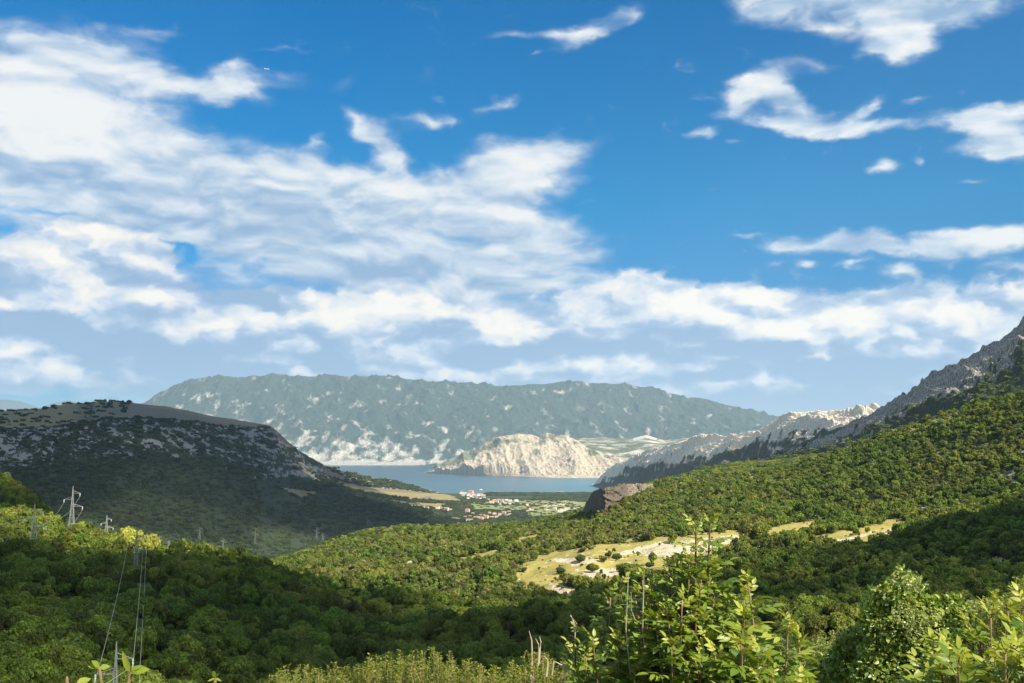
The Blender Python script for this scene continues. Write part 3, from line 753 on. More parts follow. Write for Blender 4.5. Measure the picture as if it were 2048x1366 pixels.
# ------------------------------------------------------------------ unseen clouds added toward the sun, shaped to cast shade on mountains and wood
def shade_cloud(name, cx, cy, z, rx, ry, th, seed, label):
    rng = random.Random(seed)
    bm = bmesh.new()
    n = 46
    for i in range(n):
        a = rng.random() * 2 * math.pi; r = math.sqrt(rng.random()) * .86
        x, y = math.cos(a) * r * rx, math.sin(a) * r * ry
        s = (1 - .55 * r) * min(rx, ry) * rng.uniform(.32, .5)
        mt = Matrix.Translation((cx + x, cy + y, z + rng.uniform(0, th * .3))) @ Matrix.Diagonal((s, s * rng.uniform(.8, 1.2), min(s, th) * .7, 1))
        bmesh.ops.create_icosphere(bm, subdivisions=3, radius=1, matrix=mt)
    for v in bm.verts:
        p = v.co
        k = float(fbm(np.array([p.x / 300]), np.array([p.y / 300 + p.z / 150]), 3, seed=seed)[0])
        v.co.x += k * 160; v.co.y -= k * 120; v.co.z += k * 60
    me = bpy.data.meshes.new(name); bm.to_mesh(me); bm.free(); me.shade_smooth()
    m2, N2, b2 = new_mat('shade_cloud_vapour')
    b2.inputs['Base Color'].default_value = C(.85, .86, .88)
    b2.inputs['Roughness'].default_value = 1
    tb = N2.n('ShaderNodeBsdfTransparent'); mxx = N2.n('ShaderNodeMixShader'); mxx.inputs[0].default_value = .62
    ou = [n for n in m2.node_tree.nodes if n.type == 'OUTPUT_MATERIAL'][0]
    m2.node_tree.links.new(b2.outputs[0], mxx.inputs[1]); m2.node_tree.links.new(tb.outputs[0], mxx.inputs[2]); m2.node_tree.links.new(mxx.outputs[0], ou.inputs[0])
    me.materials.append(m2)
    return tagp(link(bpy.data.objects.new(name, me)), kind='stuff')
def shade_at(gx, gy, gz, z):
    k = (z - gz) / sd.z
    return gx + sd.x * k, gy + sd.y * k
x, y = shade_at(-1250, 3300, 250, 4200)
shade_cloud('shade_cloud', x, y, 4200, 1250, 1900, 500, 1, None)
x, y = shade_at(-90, 345, 240, 3000)
shade_cloud('shade_cloud', x, y, 3000, 600, 235, 260, 2, None)
x, y = shade_at(330, 620, 240, 3300)
shade_cloud('shade_cloud', x, y, 3300, 190, 160, 160, 5, None)
x, y = shade_at(-480, 900, 260, 3400)
shade_cloud('shade_cloud', x, y, 3400, 200, 330, 160, 6, None)
x, y = shade_at(1250, 3000, 450, 4600)
shade_cloud('shade_cloud', x, y, 4600, 420, 500, 260, 7, None)

# ------------------------------------------------------------------ haze
bm = bmesh.new(); bmesh.ops.create_cube(bm, size=1)
me = bpy.data.meshes.new('haze'); bm.to_mesh(me); bm.free()
hz = bpy.data.materials.new('haze'); hz.use_nodes = True; hz.node_tree.nodes.clear()
N = NT(hz.node_tree)
pv = N.n('ShaderNodeVolumePrincipled'); pv.inputs['Color'].default_value = C(.60, .84, 1.0); pv.inputs['Density'].default_value = 1.8e-5
pv.inputs['Anisotropy'].default_value = .0
out = N.n('ShaderNodeOutputMaterial'); hz.node_tree.links.new(pv.outputs[0], out.inputs['Volume'])
me.materials.append(hz)
o = link(bpy.data.objects.new('haze', me)); o.location = (0, 2900, 1150); o.scale = (116000, 116000, 2402 + 0); tagp(o, kind='stuff')

# ------------------------------------------------------------------ foliage
def leaf_mat(name, cols, tr=.35, spec=.25, rough=.55, obj_var=True, warm=C(.16, .15, .03), warm_amt=.35):
    """leaf colour varies from leaf to leaf (attribute tone) and from plant to plant"""
    m = bpy.data.materials.new(name); m.use_nodes = True; m.node_tree.nodes.clear()
    N = NT(m.node_tree)
    tone = attr(N, 'tone')
    col = N.ramp(tone, [(i / (len(cols) - 1), c) for i, c in enumerate(cols)])
    if obj_var:
        r = N.n('ShaderNodeObjectInfo').outputs['Random']
        col = N.mix(N.math('MULTIPLY', N.rng(r, .3, 1.0), warm_amt), col, warm)
        geo = N.n('ShaderNodeNewGeometry').outputs['Position']
        st_ = N.noise(geo, .012, 4, .6, dim='3D')        # stands of different species
        col = N.mix(N.math('MULTIPLY', N.rng(st_, .48, .62), .42), col, warm)
        col = N.mix(N.rng(st_, .46, .36, 0, .5), col, N.mix(1.0, col, C(.42, .62, .75), 'MULTIPLY'))
        hs = N.n('ShaderNodeHueSaturation')
        hs.inputs['Saturation'].default_value = 1.0
        N.put(hs.inputs['Value'], N.rng(N.math('FRACT', N.math('MULTIPLY', r, 7.13)), 0, 1, .50, 1.50))
        N.put(hs.inputs['Color'], col)
        col = hs.outputs[0]
    bs = N.n('ShaderNodeBsdfPrincipled')
    N.put(bs.inputs['Base Color'], col)
    bs.inputs['Roughness'].default_value = rough
    bs.inputs['Specular IOR Level'].default_value = spec
    tl = N.n('ShaderNodeBsdfTranslucent')
    N.put(tl.inputs['Color'], N.mix(1.0, col, C(1.3, 1.25, .6), 'MULTIPLY'))
    mx = N.n('ShaderNodeMixShader'); mx.inputs[0].default_value = tr
    m.node_tree.links.new(bs.outputs[0], mx.inputs[1]); m.node_tree.links.new(tl.outputs[0], mx.inputs[2])
    out = N.n('ShaderNodeOutputMaterial'); m.node_tree.links.new(mx.outputs[0], out.inputs[0])
    return m
def bark_mat(name, a, b):
    m, N, bs = new_mat(name)
    n = N.noise(N.vmath('MULTIPLY', coords(N), (6, 6, 1.2)), 3, 5)
    N.put(bs.inputs['Base Color'], N.mix(N.rng(n, .35, .65), a, b))
    bump(N, bs, n, .6, .02)
    return m

M_WOOD = leaf_mat('oak_leaves', [C(.065, .115, .012), C(.13, .195, .020), C(.23, .29, .034)], warm=C(.22, .20, .04), warm_amt=.34)
M_PALE = leaf_mat('pale_leaves', [C(.10, .13, .03), C(.17, .20, .045), C(.26, .27, .07)], warm=C(.30, .27, .09), warm_amt=.35)
M_PINE = leaf_mat('pine_needles', [C(.015, .035, .014), C(.03, .06, .02), C(.05, .085, .025)], tr=.15, warm_amt=.15)
M_BARK = bark_mat('bark', C(.10, .08, .06), C(.22, .19, .15))

def quads_mesh(name, P, Nn, S, asp, tone, mat, rng, core=None, bend=0.0):
    """many small leaf faces: positions, facings, sizes"""
    n = len(P)
    Nn = Nn / np.linalg.norm(Nn, axis=1)[:, None]
    r = rng.normal(size=(n, 3))
    t1 = np.cross(Nn, r); t1 /= np.linalg.norm(t1, axis=1)[:, None] + 1e-9
    t2 = np.cross(Nn, t1)
    a = t1 * S[:, None]; b = t2 * (S * asp)[:, None]
    V = np.stack([P - a, P - b * .9 + a * .1, P + a, P + b + a * .05], 1).reshape(-1, 3)
    Fq = np.arange(n * 4, dtype=np.int32).reshape(-1, 4)
    T = np.repeat(tone, 4)
    if core is not None:
        cv, cf = core
        k = len(V)
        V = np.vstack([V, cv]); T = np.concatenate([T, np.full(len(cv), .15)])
    me = bpy.data.meshes.new(name)
    nt = len(Fq) * 4 + (core[1].size if core is not None else 0)
    me.vertices.add(len(V)); me.vertices.foreach_set('co', V.astype(np.float32).ravel())
    me.loops.add(nt)
    li = Fq.ravel()
    ls = np.arange(0, len(Fq) * 4, 4); lt = np.full(len(Fq), 4)
    if core is not None:
        li = np.concatenate([li, (core[1] + k).ravel()])
        ls = np.concatenate([ls, len(Fq) * 4 + np.arange(0, core[1].size, 3)]); lt = np.concatenate([lt, np.full(len(core[1]), 3)])
    me.loops.foreach_set('vertex_index', li.astype(np.int32))
    me.polygons.add(len(ls)); me.polygons.foreach_set('loop_start', ls.astype(np.int32)); me.polygons.foreach_set('loop_total', lt.astype(np.int32))
    me.update(calc_edges=True)
    at = me.attributes.new('tone', 'FLOAT', 'POINT'); at.data.foreach_set('value', T.astype(np.float32))
    me.materials.append(mat)
    return me

def ico(sub):
    bm = bmesh.new(); bmesh.ops.create_icosphere(bm, subdivisions=sub, radius=1)
    v = np.array([x.co[:] for x in bm.verts]); f = np.array([[w.index for w in p.verts] for p in bm.faces]); bm.free()
    return v, f
ICO = ico(1)

def crown_mesh(name, seed, lobes, n_leaf, size, mat, R=1.0, H=.8, zc=.95, core=.66, spread=.80, cone=0.0):
    rng = np.random.default_rng(seed)
    d = rng.normal(size=(lobes, 3)); d /= np.linalg.norm(d, axis=1)[:, None]
    rr = rng.uniform(.25, 1, lobes)[:, None] ** .5
    c = d * rr * np.array([R * spread, R * spread, H * spread])
    rad_ = rng.uniform(.17, .46, lobes) * R
    if cone: 
        k = 1 - cone * (c[:, 2] / H + .6).clip(0, 1.5) / 1.5
        c[:, :2] *= k[:, None]; rad_ *= .45 + .55 * k
    c[:, 2] += zc
    li = rng.integers(0, lobes, n_leaf * 2)
    dd = rng.normal(size=(len(li), 3)); dd[:, 2] += .25
    dd /= np.linalg.norm(dd, axis=1)[:, None]
    P = c[li] + dd * (rad_[li] * rng.uniform(.78, 1.12, len(li)))[:, None] * np.array([1, 1, .88])
    keep = np.ones(len(P), bool)
    for k in range(lobes):
        q = np.linalg.norm((P - c[k]) / np.array([1, 1, .88]), axis=1) < rad_[k] * .74
        keep &= ~(q & (li != k))
    P, dd = P[keep][:n_leaf], dd[keep][:n_leaf]
    Nn = dd + rng.normal(size=P.shape) * .55
    S = size * rng.uniform(.6, 1.3, len(P))
    tone = np.clip(rng.normal(.5, .25, len(P)), 0, 1)
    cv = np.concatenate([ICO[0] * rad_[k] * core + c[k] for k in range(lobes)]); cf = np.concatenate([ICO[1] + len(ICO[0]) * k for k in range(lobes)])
    return quads_mesh(name, P, Nn, S, .62, tone, mat, rng, (cv, cf))

def tube(bm, pts, rads, seg=6):
    rings = []
    for i, p in enumerate(pts):
        p = Vector(p)
        dv = Vector(pts[min(i + 1, len(pts) - 1)]) - Vector(pts[max(i - 1, 0)])
        q = dv.to_track_quat('Z', 'Y') if dv.length > 1e-9 else Matrix.Identity(3).to_quaternion()
        rings.append([bm.verts.new(p + q @ Vector((math.cos(a) * rads[i], math.sin(a) * rads[i], 0))) for a in [2 * math.pi * k / seg for k in range(seg)]])
    for a, b in zip(rings, rings[1:]):
        for k in range(seg):
            bm.faces.new((a[k], a[(k + 1) % seg], b[(k + 1) % seg], b[k]))
    bm.faces.new(rings[-1]); bm.faces.new(rings[0][::-1])
def mesh_from(bm, name, mat, smooth=False):
    me = bpy.data.meshes.new(name); bm.to_mesh(me); bm.free(); me.materials.append(mat)
    if smooth: me.shade_smooth()
    return me
def trunk_mesh(seed):
    rng = random.Random(seed); bm = bmesh.new()
    tube(bm, [(0, 0, -.25), (.02, 0, .15), (.05, .03, .45), (.03, .02, .9)], [.085, .065, .05, .025])
    for k in range(4):
        a = k * 1.57 + rng.random()
        tube(bm, [(.04, .02, .35), (.25 * math.cos(a), .25 * math.sin(a), .65), (.5 * math.cos(a), .5 * math.sin(a), .95)], [.035, .025, .01], 5)
    return mesh_from(bm, 'trunk', M_BARK)

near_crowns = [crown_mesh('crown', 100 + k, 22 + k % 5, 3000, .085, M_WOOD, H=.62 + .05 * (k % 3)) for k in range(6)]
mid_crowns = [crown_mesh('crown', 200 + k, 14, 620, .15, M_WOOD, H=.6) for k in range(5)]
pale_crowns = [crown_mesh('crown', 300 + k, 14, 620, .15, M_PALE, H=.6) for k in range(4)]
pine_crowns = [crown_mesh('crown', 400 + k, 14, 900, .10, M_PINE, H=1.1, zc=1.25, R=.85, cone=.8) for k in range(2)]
trunks = [trunk_mesh(k) for k in range(3)]
# a clump of several crowns for the farther woods
def clump_mesh(seed, mat, n=6, leaf=170):
    rng = np.random.default_rng(seed)
    Ps, Ns, Ss, Ts = [], [], [], []
    for k in range(n):
        a = rng.random() * 6.28; r = math.sqrt(rng.random()) * 1.0
        c = np.array([math.cos(a) * r, math.sin(a) * r, .0]); R_ = rng.uniform(.28, .52)
        d = rng.normal(size=(leaf, 3)); d[:, 2] = np.abs(d[:, 2]) * 1.1 - .15; d /= np.linalg.norm(d, axis=1)[:, None]
        P = c + d * R_ * rng.uniform(.8, 1.1, (leaf, 1)) + np.array([0, 0, R_ * .55])
        Ps.append(P); Ns.append(d + rng.normal(size=P.shape) * .35); Ss.append(R_ * .26 * rng.uniform(.7, 1.3, leaf)); Ts.append(np.clip(rng.normal(rng.uniform(.25, .75), .15, leaf), 0, 1))
    return quads_mesh('clump', np.concatenate(Ps), np.concatenate(Ns), np.concatenate(Ss), .7, np.concatenate(Ts), mat, rng)
M_FAR = leaf_mat('far_scrub', [C(.026, .050, .018), C(.048, .078, .026), C(.085, .115, .038)], tr=.2, warm=C(.10, .10, .04), warm_amt=.3)
far_clumps = [clump_mesh(500 + k, M_FAR) for k in range(4)]
wood_clumps = [clump_mesh(520 + k, M_WOOD) for k in range(4)]

def scatter(name, protos, pos, scl, rot, idx, kind='stuff', label=None):
    """one object that carries a whole wood: points plus a geometry-nodes instancer"""
    me = bpy.data.meshes.new(name)
    me.vertices.add(len(pos)); me.vertices.foreach_set('co', np.asarray(pos, np.float32).ravel())
    for nm, typ, arr, key in (('scl', 'FLOAT_VECTOR', scl, 'vector'), ('rot', 'FLOAT_VECTOR', rot, 'vector'), ('idx', 'INT', idx, 'value')):
        a = me.attributes.new(nm, typ, 'POINT'); a.data.foreach_set(key, np.asarray(arr, np.int32 if typ == 'INT' else np.float32).ravel())
    me.update()
    o = link(bpy.data.objects.new(name, me)); tagp(o, label, None, None, kind)
    ng = bpy.data.node_groups.new(name, 'GeometryNodeTree')
    ng.interface.new_socket('Geometry', in_out='INPUT', socket_type='NodeSocketGeometry')
    ng.interface.new_socket('Geometry', in_out='OUTPUT', socket_type='NodeSocketGeometry')
    gi, go = ng.nodes.new('NodeGroupInput'), ng.nodes.new('NodeGroupOutput')
    join = ng.nodes.new('GeometryNodeJoinGeometry')
    for k, pm in enumerate(reversed(protos)):
        po = bpy.data.objects.new(name, pm); po['kind'] = 'stuff'
        oi = ng.nodes.new('GeometryNodeObjectInfo'); oi.inputs['Object'].default_value = po; oi.inputs['As Instance'].default_value = False
        g2 = ng.nodes.new('GeometryNodeGeometryToInstance')
        ng.links.new(oi.outputs['Geometry'], g2.inputs[0]); ng.links.new(g2.outputs[0], join.inputs[0])
    iop = ng.nodes.new('GeometryNodeInstanceOnPoints')
    iop.inputs['Pick Instance'].default_value = True
    def na(nm, typ):
        n = ng.nodes.new('GeometryNodeInputNamedAttribute'); n.data_type = typ; n.inputs['Name'].default_value = nm
        return n.outputs['Attribute']
    ng.links.new(gi.outputs[0], iop.inputs['Points']); ng.links.new(join.outputs[0], iop.inputs['Instance'])
    ng.links.new(na('idx', 'INT'), iop.inputs['Instance Index'])
    e2r = ng.nodes.new('FunctionNodeEulerToRotation'); ng.links.new(na('rot', 'FLOAT_VECTOR'), e2r.inputs[0]); ng.links.new(e2r.outputs[0], iop.inputs['Rotation'])
    ng.links.new(na('scl', 'FLOAT_VECTOR'), iop.inputs['Scale'])
    ng.links.new(iop.outputs[0], go.inputs[0])
    md = o.modifiers.new('scatter', 'NODES'); md.node_group = ng
    return o

def sow(s, spacing, dens, seed, y0, y1, px0=-90, px1=2140, hid=45):
    """random ground positions on a sheet, one per spacing^2 of ground (spacing may be a grid)"""
    rng = np.random.default_rng(seed)
    dY = np.gradient(s.Y, axis=0); dX = np.gradient(s.X, axis=1)
    sp = np.broadcast_to(np.asarray(spacing, float), s.X.shape)
    w = dX * dY / sp ** 2 * dens
    w = np.where((s.Y > y0) & (s.Y < y1) & (s.px > px0) & (s.px < px1) & (s.hid < hid), w, 0).clip(0)
    n = int(w.sum())
    cdf = np.cumsum(w.ravel()); k = np.searchsorted(cdf, rng.random(n) * cdf[-1])
    r, c = np.unravel_index(k, s.X.shape)
    r = r.clip(1, s.X.shape[0] - 2); c = c.clip(1, s.X.shape[1] - 2)
    yy = s.Y[r, c] + dY[r, c] * (rng.random(n) - .5)
    xx = yy * (s.u[c] + (s.u[1] - s.u[0]) * (rng.random(n) - .5))
    zz = s.Z[r, c] + (s.Z[r + 1, c] - s.Z[r - 1, c]) * .5 * (yy - s.Y[r, c]) / dY[r, c]
    return xx, yy, zz, r, c, rng

# ---- the near woods
cl_any = np.maximum(clear, np.maximum(soil, strip * .8))
bot = [(1160, 1040), (1170, 1036), (1185, 1033), (1215, 1024), (1240, 1010), (1262, 999), (1290, 988), (1315, 976), (1335, 966)]
pxs = np.linspace(1160, 1335, 220)
bpy_ = np.interp(pxs, *zip(*bot))
Yb = np.array([near.hit(a, b).y for a, b in zip(pxs, bpy_)])
Yb = np.convolve(np.pad(Yb, 12, 'edge'), np.ones(25) / 25, 'valid')
outc = ((near.px > 1164) & (near.px < 1325) & (near.Y > np.interp(near.px, pxs, Yb) - 6)).astype(float)
tree_d = (1 - .99 * np.maximum(clear, soil)) * (1 - .95 * outc) * (1 - .80 * strip) * (1 - .55 * patch)
tree_d = np.where((np.abs(near.px - 276) < 34) & (near.Y > 478) & (near.Y < 552), .12, tree_d)
tree_d *= .75 + .5 * sstep(-.25, .1, fbm(near.X / 22, near.Y / 22, 3, seed=77))
far_sp = 3.6 + .6 * sstep(600, 1500, near.Y)
x, y, z, r, c, rng = sow(near, far_sp, tree_d, 5, 175, 1800)
d = np.hypot(x, y)
n = len(x)
sz = 1.25 + 3.1 * rng.random(n) ** 1.5 * (1 + .25 * sstep(-.1, .3, fbm(x / 40, y / 40, 3, seed=78))) * np.where(strip[r, c] > .5, .55, 1)
sz *= np.where(clear[r, c] > .5, .45, 1)
hh = sz * rng.uniform(.75, 1.45, n)
scl = np.stack([sz * rng.uniform(.75, 1.2, n), sz * rng.uniform(.75, 1.3, n), hh], -1)
rot = np.stack([rng.normal(0, .14, n), rng.normal(0, .14, n), rng.uniform(0, 6.28, n)], -1)
tpx, tpy = project(x, y, z)
# paler, sparser growth on the lit hill in the middle
palep = sstep(650, 720, d) * sstep(560, 640, tpx) * (1 - sstep(1250, 1600, tpx)) * (.35 + .5 * sstep(-.1, .2, fbm(x / 70, y / 70, 3, seed=79)))
is_pale = rng.random(n) < palep
is_near = d < 520
nearsel = np.flatnonzero(is_near); midsel = np.flatnonzero(~is_near)
# the ones that show largest stand as trees of their own
cand = nearsel[(tpx[nearsel] > -20) & (tpx[nearsel] < 2068) & (tpy[nearsel] < 1400) & (near.hid[r[nearsel], c[nearsel]] < 6)]
show = sz[cand] / d[cand]
best = cand[np.argsort(-show)[:300]]
rest = np.setdiff1d(nearsel, best)
pos = np.stack([x, y, z], -1)
for k in best:
    o = link(bpy.data.objects.new('oak_tree', None)); o.empty_display_size = .5
    o.location = pos[k]; o.rotation_euler = rot[k]; o.scale = scl[k]
    zone = ('left of the low pylon' if tpx[k] < 243 else 'between the low pylon and the yellow green shrubs' if tpx[k] < 560 else 'just beyond the yellow green shrubs' if tpx[k] < 1130 else 'right behind the ash saplings' if tpx[k] < 1620 else 'right behind the vine-clad shrub')
    tagp(o, 'rounded dark oak in the shaded wood ' + zone, 'tree', 'oaks of the shaded wood ' + zone)
    cr = link(bpy.data.objects.new('crown', near_crowns[k % 6])); cr.parent = o
    tk = link(bpy.data.objects.new('trunk', trunks[k % 3])); tk.parent = o
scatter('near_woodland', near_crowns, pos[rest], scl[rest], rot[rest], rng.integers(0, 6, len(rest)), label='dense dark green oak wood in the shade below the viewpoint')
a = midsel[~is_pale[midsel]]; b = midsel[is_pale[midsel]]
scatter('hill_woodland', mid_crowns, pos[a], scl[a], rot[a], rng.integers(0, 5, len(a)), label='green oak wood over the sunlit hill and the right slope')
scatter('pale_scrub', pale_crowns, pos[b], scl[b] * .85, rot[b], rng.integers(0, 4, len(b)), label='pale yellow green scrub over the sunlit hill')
print('trees', n, len(nearsel), len(a), len(b))

# ---- farther woods and scrub: clumps of a few crowns
def far_wood(name, s, protos, spacing, dens, size, seed, y0, y1, label, hid=14, flat=.8):
    x, y, z, r, c, rng = sow(s, spacing, dens, seed, y0, y1, hid=hid)
    n = len(x)
    sz = size * rng.uniform(.55, 1.35, n) * (np.broadcast_to(spacing, s.X.shape)[r, c] / np.mean(spacing))
    scl = np.stack([sz, sz, sz * flat * rng.uniform(.8, 1.2, n)], -1)
    rot = np.stack([np.zeros(n), np.zeros(n), rng.uniform(0, 6.28, n)], -1)
    print(name, n)
    return scatter(name, protos, np.stack([x, y, z], -1), scl, rot, rng.integers(0, len(protos), n), label=label)
far_wood('ridge_woodland', gr, wood_clumps, 8.0, np.where(gr.T < 2.4, 1., 0.), 7.0, 11, 1800, 2700, 'green wood on the ridge behind the right slope')
lsp = 3.2 * lm.Y / 1000 + 2.0
vd = lm.attr['veg'] + fbm(lm.X / 30, lm.Y / 24, 5, .6, seed=3) * 1.0
ld = sstep(.45, .60, vd) * (1 - np.maximum(lf, ls)) * np.where(lm.T > 3.0, .12 * (lm.px < 260), 1.0)
far_wood('mountain_scrub', lm, far_clumps, lsp, ld, 6.6, 12, 1500, 6500, 'dark scrub over the flank of the left mountain', flat=1.15)
vmask = (1 - .93 * vg) * sstep(-.35, .0, fbm(valley.X / 120, valley.Y / 120, 4, seed=14) + .25)
vmask = np.where(valley.T > 4.9, 0, vmask)
far_wood('valley_woodland', valley, far_clumps, 3.0 * valley.Y / 1000 + 2.0, vmask, 7.5, 13, 1900, 6600, 'dark green trees over the valley floor', hid=20)
pm = ((valley.px > 972) & (valley.px < 1230) & (valley.Y > 6300 + 800 * (valley.px < 1070)) & (valley.Y < 7650)) * 1.0
far_wood('shore_pinewood', valley, far_clumps, 17.0, pm, 13.0, 14, 6300, 7650, 'dark pine wood along the shore of the bay', flat=.9)
mask_r = rm.attr['veg'] + fbm(rm.X / 45, rm.Y / 30, 4, seed=33) * .9
far_wood('mountain_bushes', rm, wood_clumps, 9.0, sstep(.5, .65, mask_r), 5.0, 15, 2200, 3600, 'green bushes among the rocks of the right mountain')

# ------------------------------------------------------------------ rocky outcrop at the end of the right crest
def ground_z(x, y):
    return float(near.sample(near.Z, np.array([x]), np.array([y]))[0])
topl = [(1160, 1036), (1166, 1022), (1172, 1006), (1180, 992), (1189, 981), (1205, 975), (1222, 974), (1240, 969), (1262, 967), (1290, 968), (1315, 967), (1335, 970)]
nC, nR, nB = 220, 70, 30
tpy_ = np.interp(pxs, *zip(*topl))
V = []
for i in range(nC):
    b = world_pt(pxs[i], bpy_[i] + 8, Yb[i]); tt = world_pt(pxs[i], tpy_[i], Yb[i] + 22)
    for j in range(nR):
        q = j / (nR - 1)
        V.append((b.x + (tt.x - b.x) * q, b.y + (tt.y - b.y) * q ** 1.5, b.z + (tt.z - b.z) * (1 - (1 - q) ** 1.25)))
    for j in range(1, nB + 1):
        q = j / nB
        yy = tt.y + (1660 - tt.y) * q
        V.append((tt.x * yy / tt.y, yy, world_pt(pxs[i], tpy_[i] + 3, yy).z - 2 - 8 * q))
V = np.array(V)
tj = np.tile(np.arange(nR + nB), nC)
face = np.where(tj < nR, 1, np.clip(1 - (tj - nR) / 6, .15, 1))
d1_ = (ridged(V[:, 0] / 9, V[:, 2] / 34, 4, .55, seed=201) - .5) * 9 * face
d2_ = (ridged(V[:, 0] / 30 + V[:, 2] / 40, V[:, 2] / 22, 3, .5, seed=203) - .5) * 12 * face
V[:, 1] -= d1_ + d2_
V[:, 2] += fbm(V[:, 0] / 9, V[:, 1] / 9, 4, seed=205) * 4 * sstep(nR * .5, nR, tj)
i = (np.arange(nC - 1)[:, None] * (nR + nB) + np.arange(nR + nB - 1)[None, :]).ravel()
q = np.stack([i, i + nR + nB, i + nR + nB + 1, i + 1], -1)
me = bpy.data.meshes.new('cliff'); me.from_pydata(V.tolist(), [], q.tolist()); me.shade_smooth()
cpx = np.repeat(pxs, nR + nB)
for nm, val in (('veg', np.where(tj > nR + 3, .75, .02 + .38 * sstep(1245, 1275, cpx))), ('grass', np.where(tj > nR + 3, .35, 0)), ('soil', .42 * sstep(1235, 1262, cpx))):  # shade painted into the dark left face, sunlight into the tan shrubby right
    a = me.attributes.new(nm, 'FLOAT', 'POINT'); a.data.foreach_set('value', val.astype(np.float32))
mat_cl = ground_mat('cliff_rock', C(.20, .165, .125), C(.045, .04, .033), C(.04, .06, .02), C(.08, .10, .03), 9, bmp=1.0, stretch=(1, 1, .35))
me.materials.append(mat_cl)
tagp(link(bpy.data.objects.new('cliff', me)), kind='structure')

# ------------------------------------------------------------------ lattice pylons and their wires
M_STEEL, N, bs = new_mat('galvanised_steel')
bs.inputs['Base Color'].default_value = C(.27, .29, .28); bs.inputs['Metallic'].default_value = .2; bs.inputs['Roughness'].default_value = .55
M_GLASS, N, bs = new_mat('insulator_glass')
bs.inputs['Base Color'].default_value = C(.62, .66, .64); bs.inputs['Roughness'].default_value = .3
M_WIRE, N, bs = new_mat('aluminium_wire')
bs.inputs['Base Color'].default_value = C(.42, .43, .40); bs.inputs['Roughness'].default_value = .5

def bar(bm, a, b, r):
    tube(bm, [a, b], [r, r], 4)
ARMS = ((.86, 1, .13), (.74, -1, .15), (.60, 1, .17))     # height, side, length as shares of the height
def pylon(x, y, z, H, wid, label, rz=0.0, k=1.0, group='lattice pylons of the power line'):
    root = link(bpy.data.objects.new('power_pylon', None)); root.location = (x, y, z); root.rotation_euler = (0, 0, rz)
    tagp(root, label, 'pylon', group)
    def w(t): return wid * (.5 - .44 * min(1, t / .82)) if t < .82 else wid * .06 * (1 - (t - .82) / .2)
    rl, rb = .10 * k, .055 * k
    bm = bmesh.new()
    for sx in (-1, 1):
        for sy in (-1, 1):
            for t0, t1 in ((0, .4), (.4, .82), (.82, 1)):
                bar(bm, (sx * w(t0), sy * w(t0), H * t0), (sx * w(t1), sy * w(t1), H * t1), rl)
    lv = [0, .14, .27, .39, .50, .60, .69, .77, .84, .9]
    for n_, (t0, t1) in enumerate(zip(lv, lv[1:])):
        for a, b in (((-1, -1), (1, -1)), ((1, -1), (1, 1)), ((1, 1), (-1, 1)), ((-1, 1), (-1, -1))):
            if n_ % 2: a, b = b, a
            bar(bm, (a[0] * w(t0), a[1] * w(t0), H * t0), (b[0] * w(t1), b[1] * w(t1), H * t1), rb)
            bar(bm, (b[0] * w(t1), b[1] * w(t1), H * t1), (a[0] * w(t1), a[1] * w(t1), H * t1), rb)
    o = link(bpy.data.objects.new('tower', mesh_from(bm, 'tower', M_STEEL))); o.parent = root
    tips = []
    for t, s, l in ARMS:
        bm = bmesh.new(); L = H * l + w(t)
        tip = (s * L, 0, H * t)
        for sy in (-1, 1):
            bar(bm, (s * w(t), sy * w(t), H * t), tip, rb * 1.2)
            bar(bm, (s * w(t + .05), sy * w(t + .05), H * (t + .05)), tip, rb * 1.2)
            bar(bm, (s * w(t + .025) * 2.2, sy * w(t) * .6, H * t), (s * w(t) * 2.2, sy * w(t) * .5, H * (t + .03)), rb)
        a = link(bpy.data.objects.new('crossarm', mesh_from(bm, 'crossarm', M_STEEL))); a.parent = root
        bm = bmesh.new()
        zz = [tip[2] - H * .012 * q for q in range(6)]
        tube(bm, [(tip[0], 0, q) for q in zz], [.10 * k, .16 * k, .10 * k, .16 * k, .10 * k, .12 * k], 6)
        a2 = link(bpy.data.objects.new('insulator', mesh_from(bm, 'insulator', M_GLASS))); a2.parent = a
        tips.append(Matrix.Translation((x, y, z)) @ Matrix.Rotation(rz, 4, 'Z') @ Vector((tip[0], 0, zz[-1])))
    tips.append(Matrix.Translation((x, y, z)) @ Vector((0, 0, H)))
    return tips
def wire(a, b, sag, r, label):
    a, b = Vector(a), Vector(b)
    pts = []
    for k in range(25):
        t = k / 24
        p = a.lerp(b, t); p.z -= sag * 4 * t * (1 - t)
        pts.append(p - a)
    bm = bmesh.new(); tube(bm, pts, [r] * 25, 4)
    o = link(bpy.data.objects.new('power_line', mesh_from(bm, 'power_line', M_WIRE))); o.location = a
    tagp(o, label, 'wire', 'wires between the pylons')

def pylon_at(sheet, px, py_base, py_top, wpx, label, rz=0.0, Y=None, k=None):
    h = sheet.hit(px, py_base) if Y is None else world_pt(px, 1000, Y)
    if Y is not None: h.z = float(sheet.sample(sheet.Z, np.array([h.x]), np.array([h.y]))[0])
    top = world_pt(px, py_top, h.y)
    H = top.z - h.z
    m = h.y / F
    return pylon(h.x, h.y, h.z, H, wpx * m, label, rz, k=max(1.0, h.y / 420) if k is None else k)
pa = pylon_at(near, 65, 1122, 1008, 20, 'tall grey lattice pylon with three arms nearest the left edge', .35)
pb = pylon_at(near, 142, 1082, 972, 12, 'tall slim lattice pylon standing before the grey rocks, second from the left edge', .1)
pc = pylon_at(near, 212, 1085, 1030, 10, 'shorter lattice pylon half hidden by trees, third from the left edge', .2)
pd = pylon_at(near, 270, 1168, 1059, 11, 'lattice pylon rising behind the pale yellow tree', .1)
pe = pylon_at(near, 243, 1400, 1283, 22, 'lattice pylon low in the wood, only its top above the bottom edge', .1, Y=200)
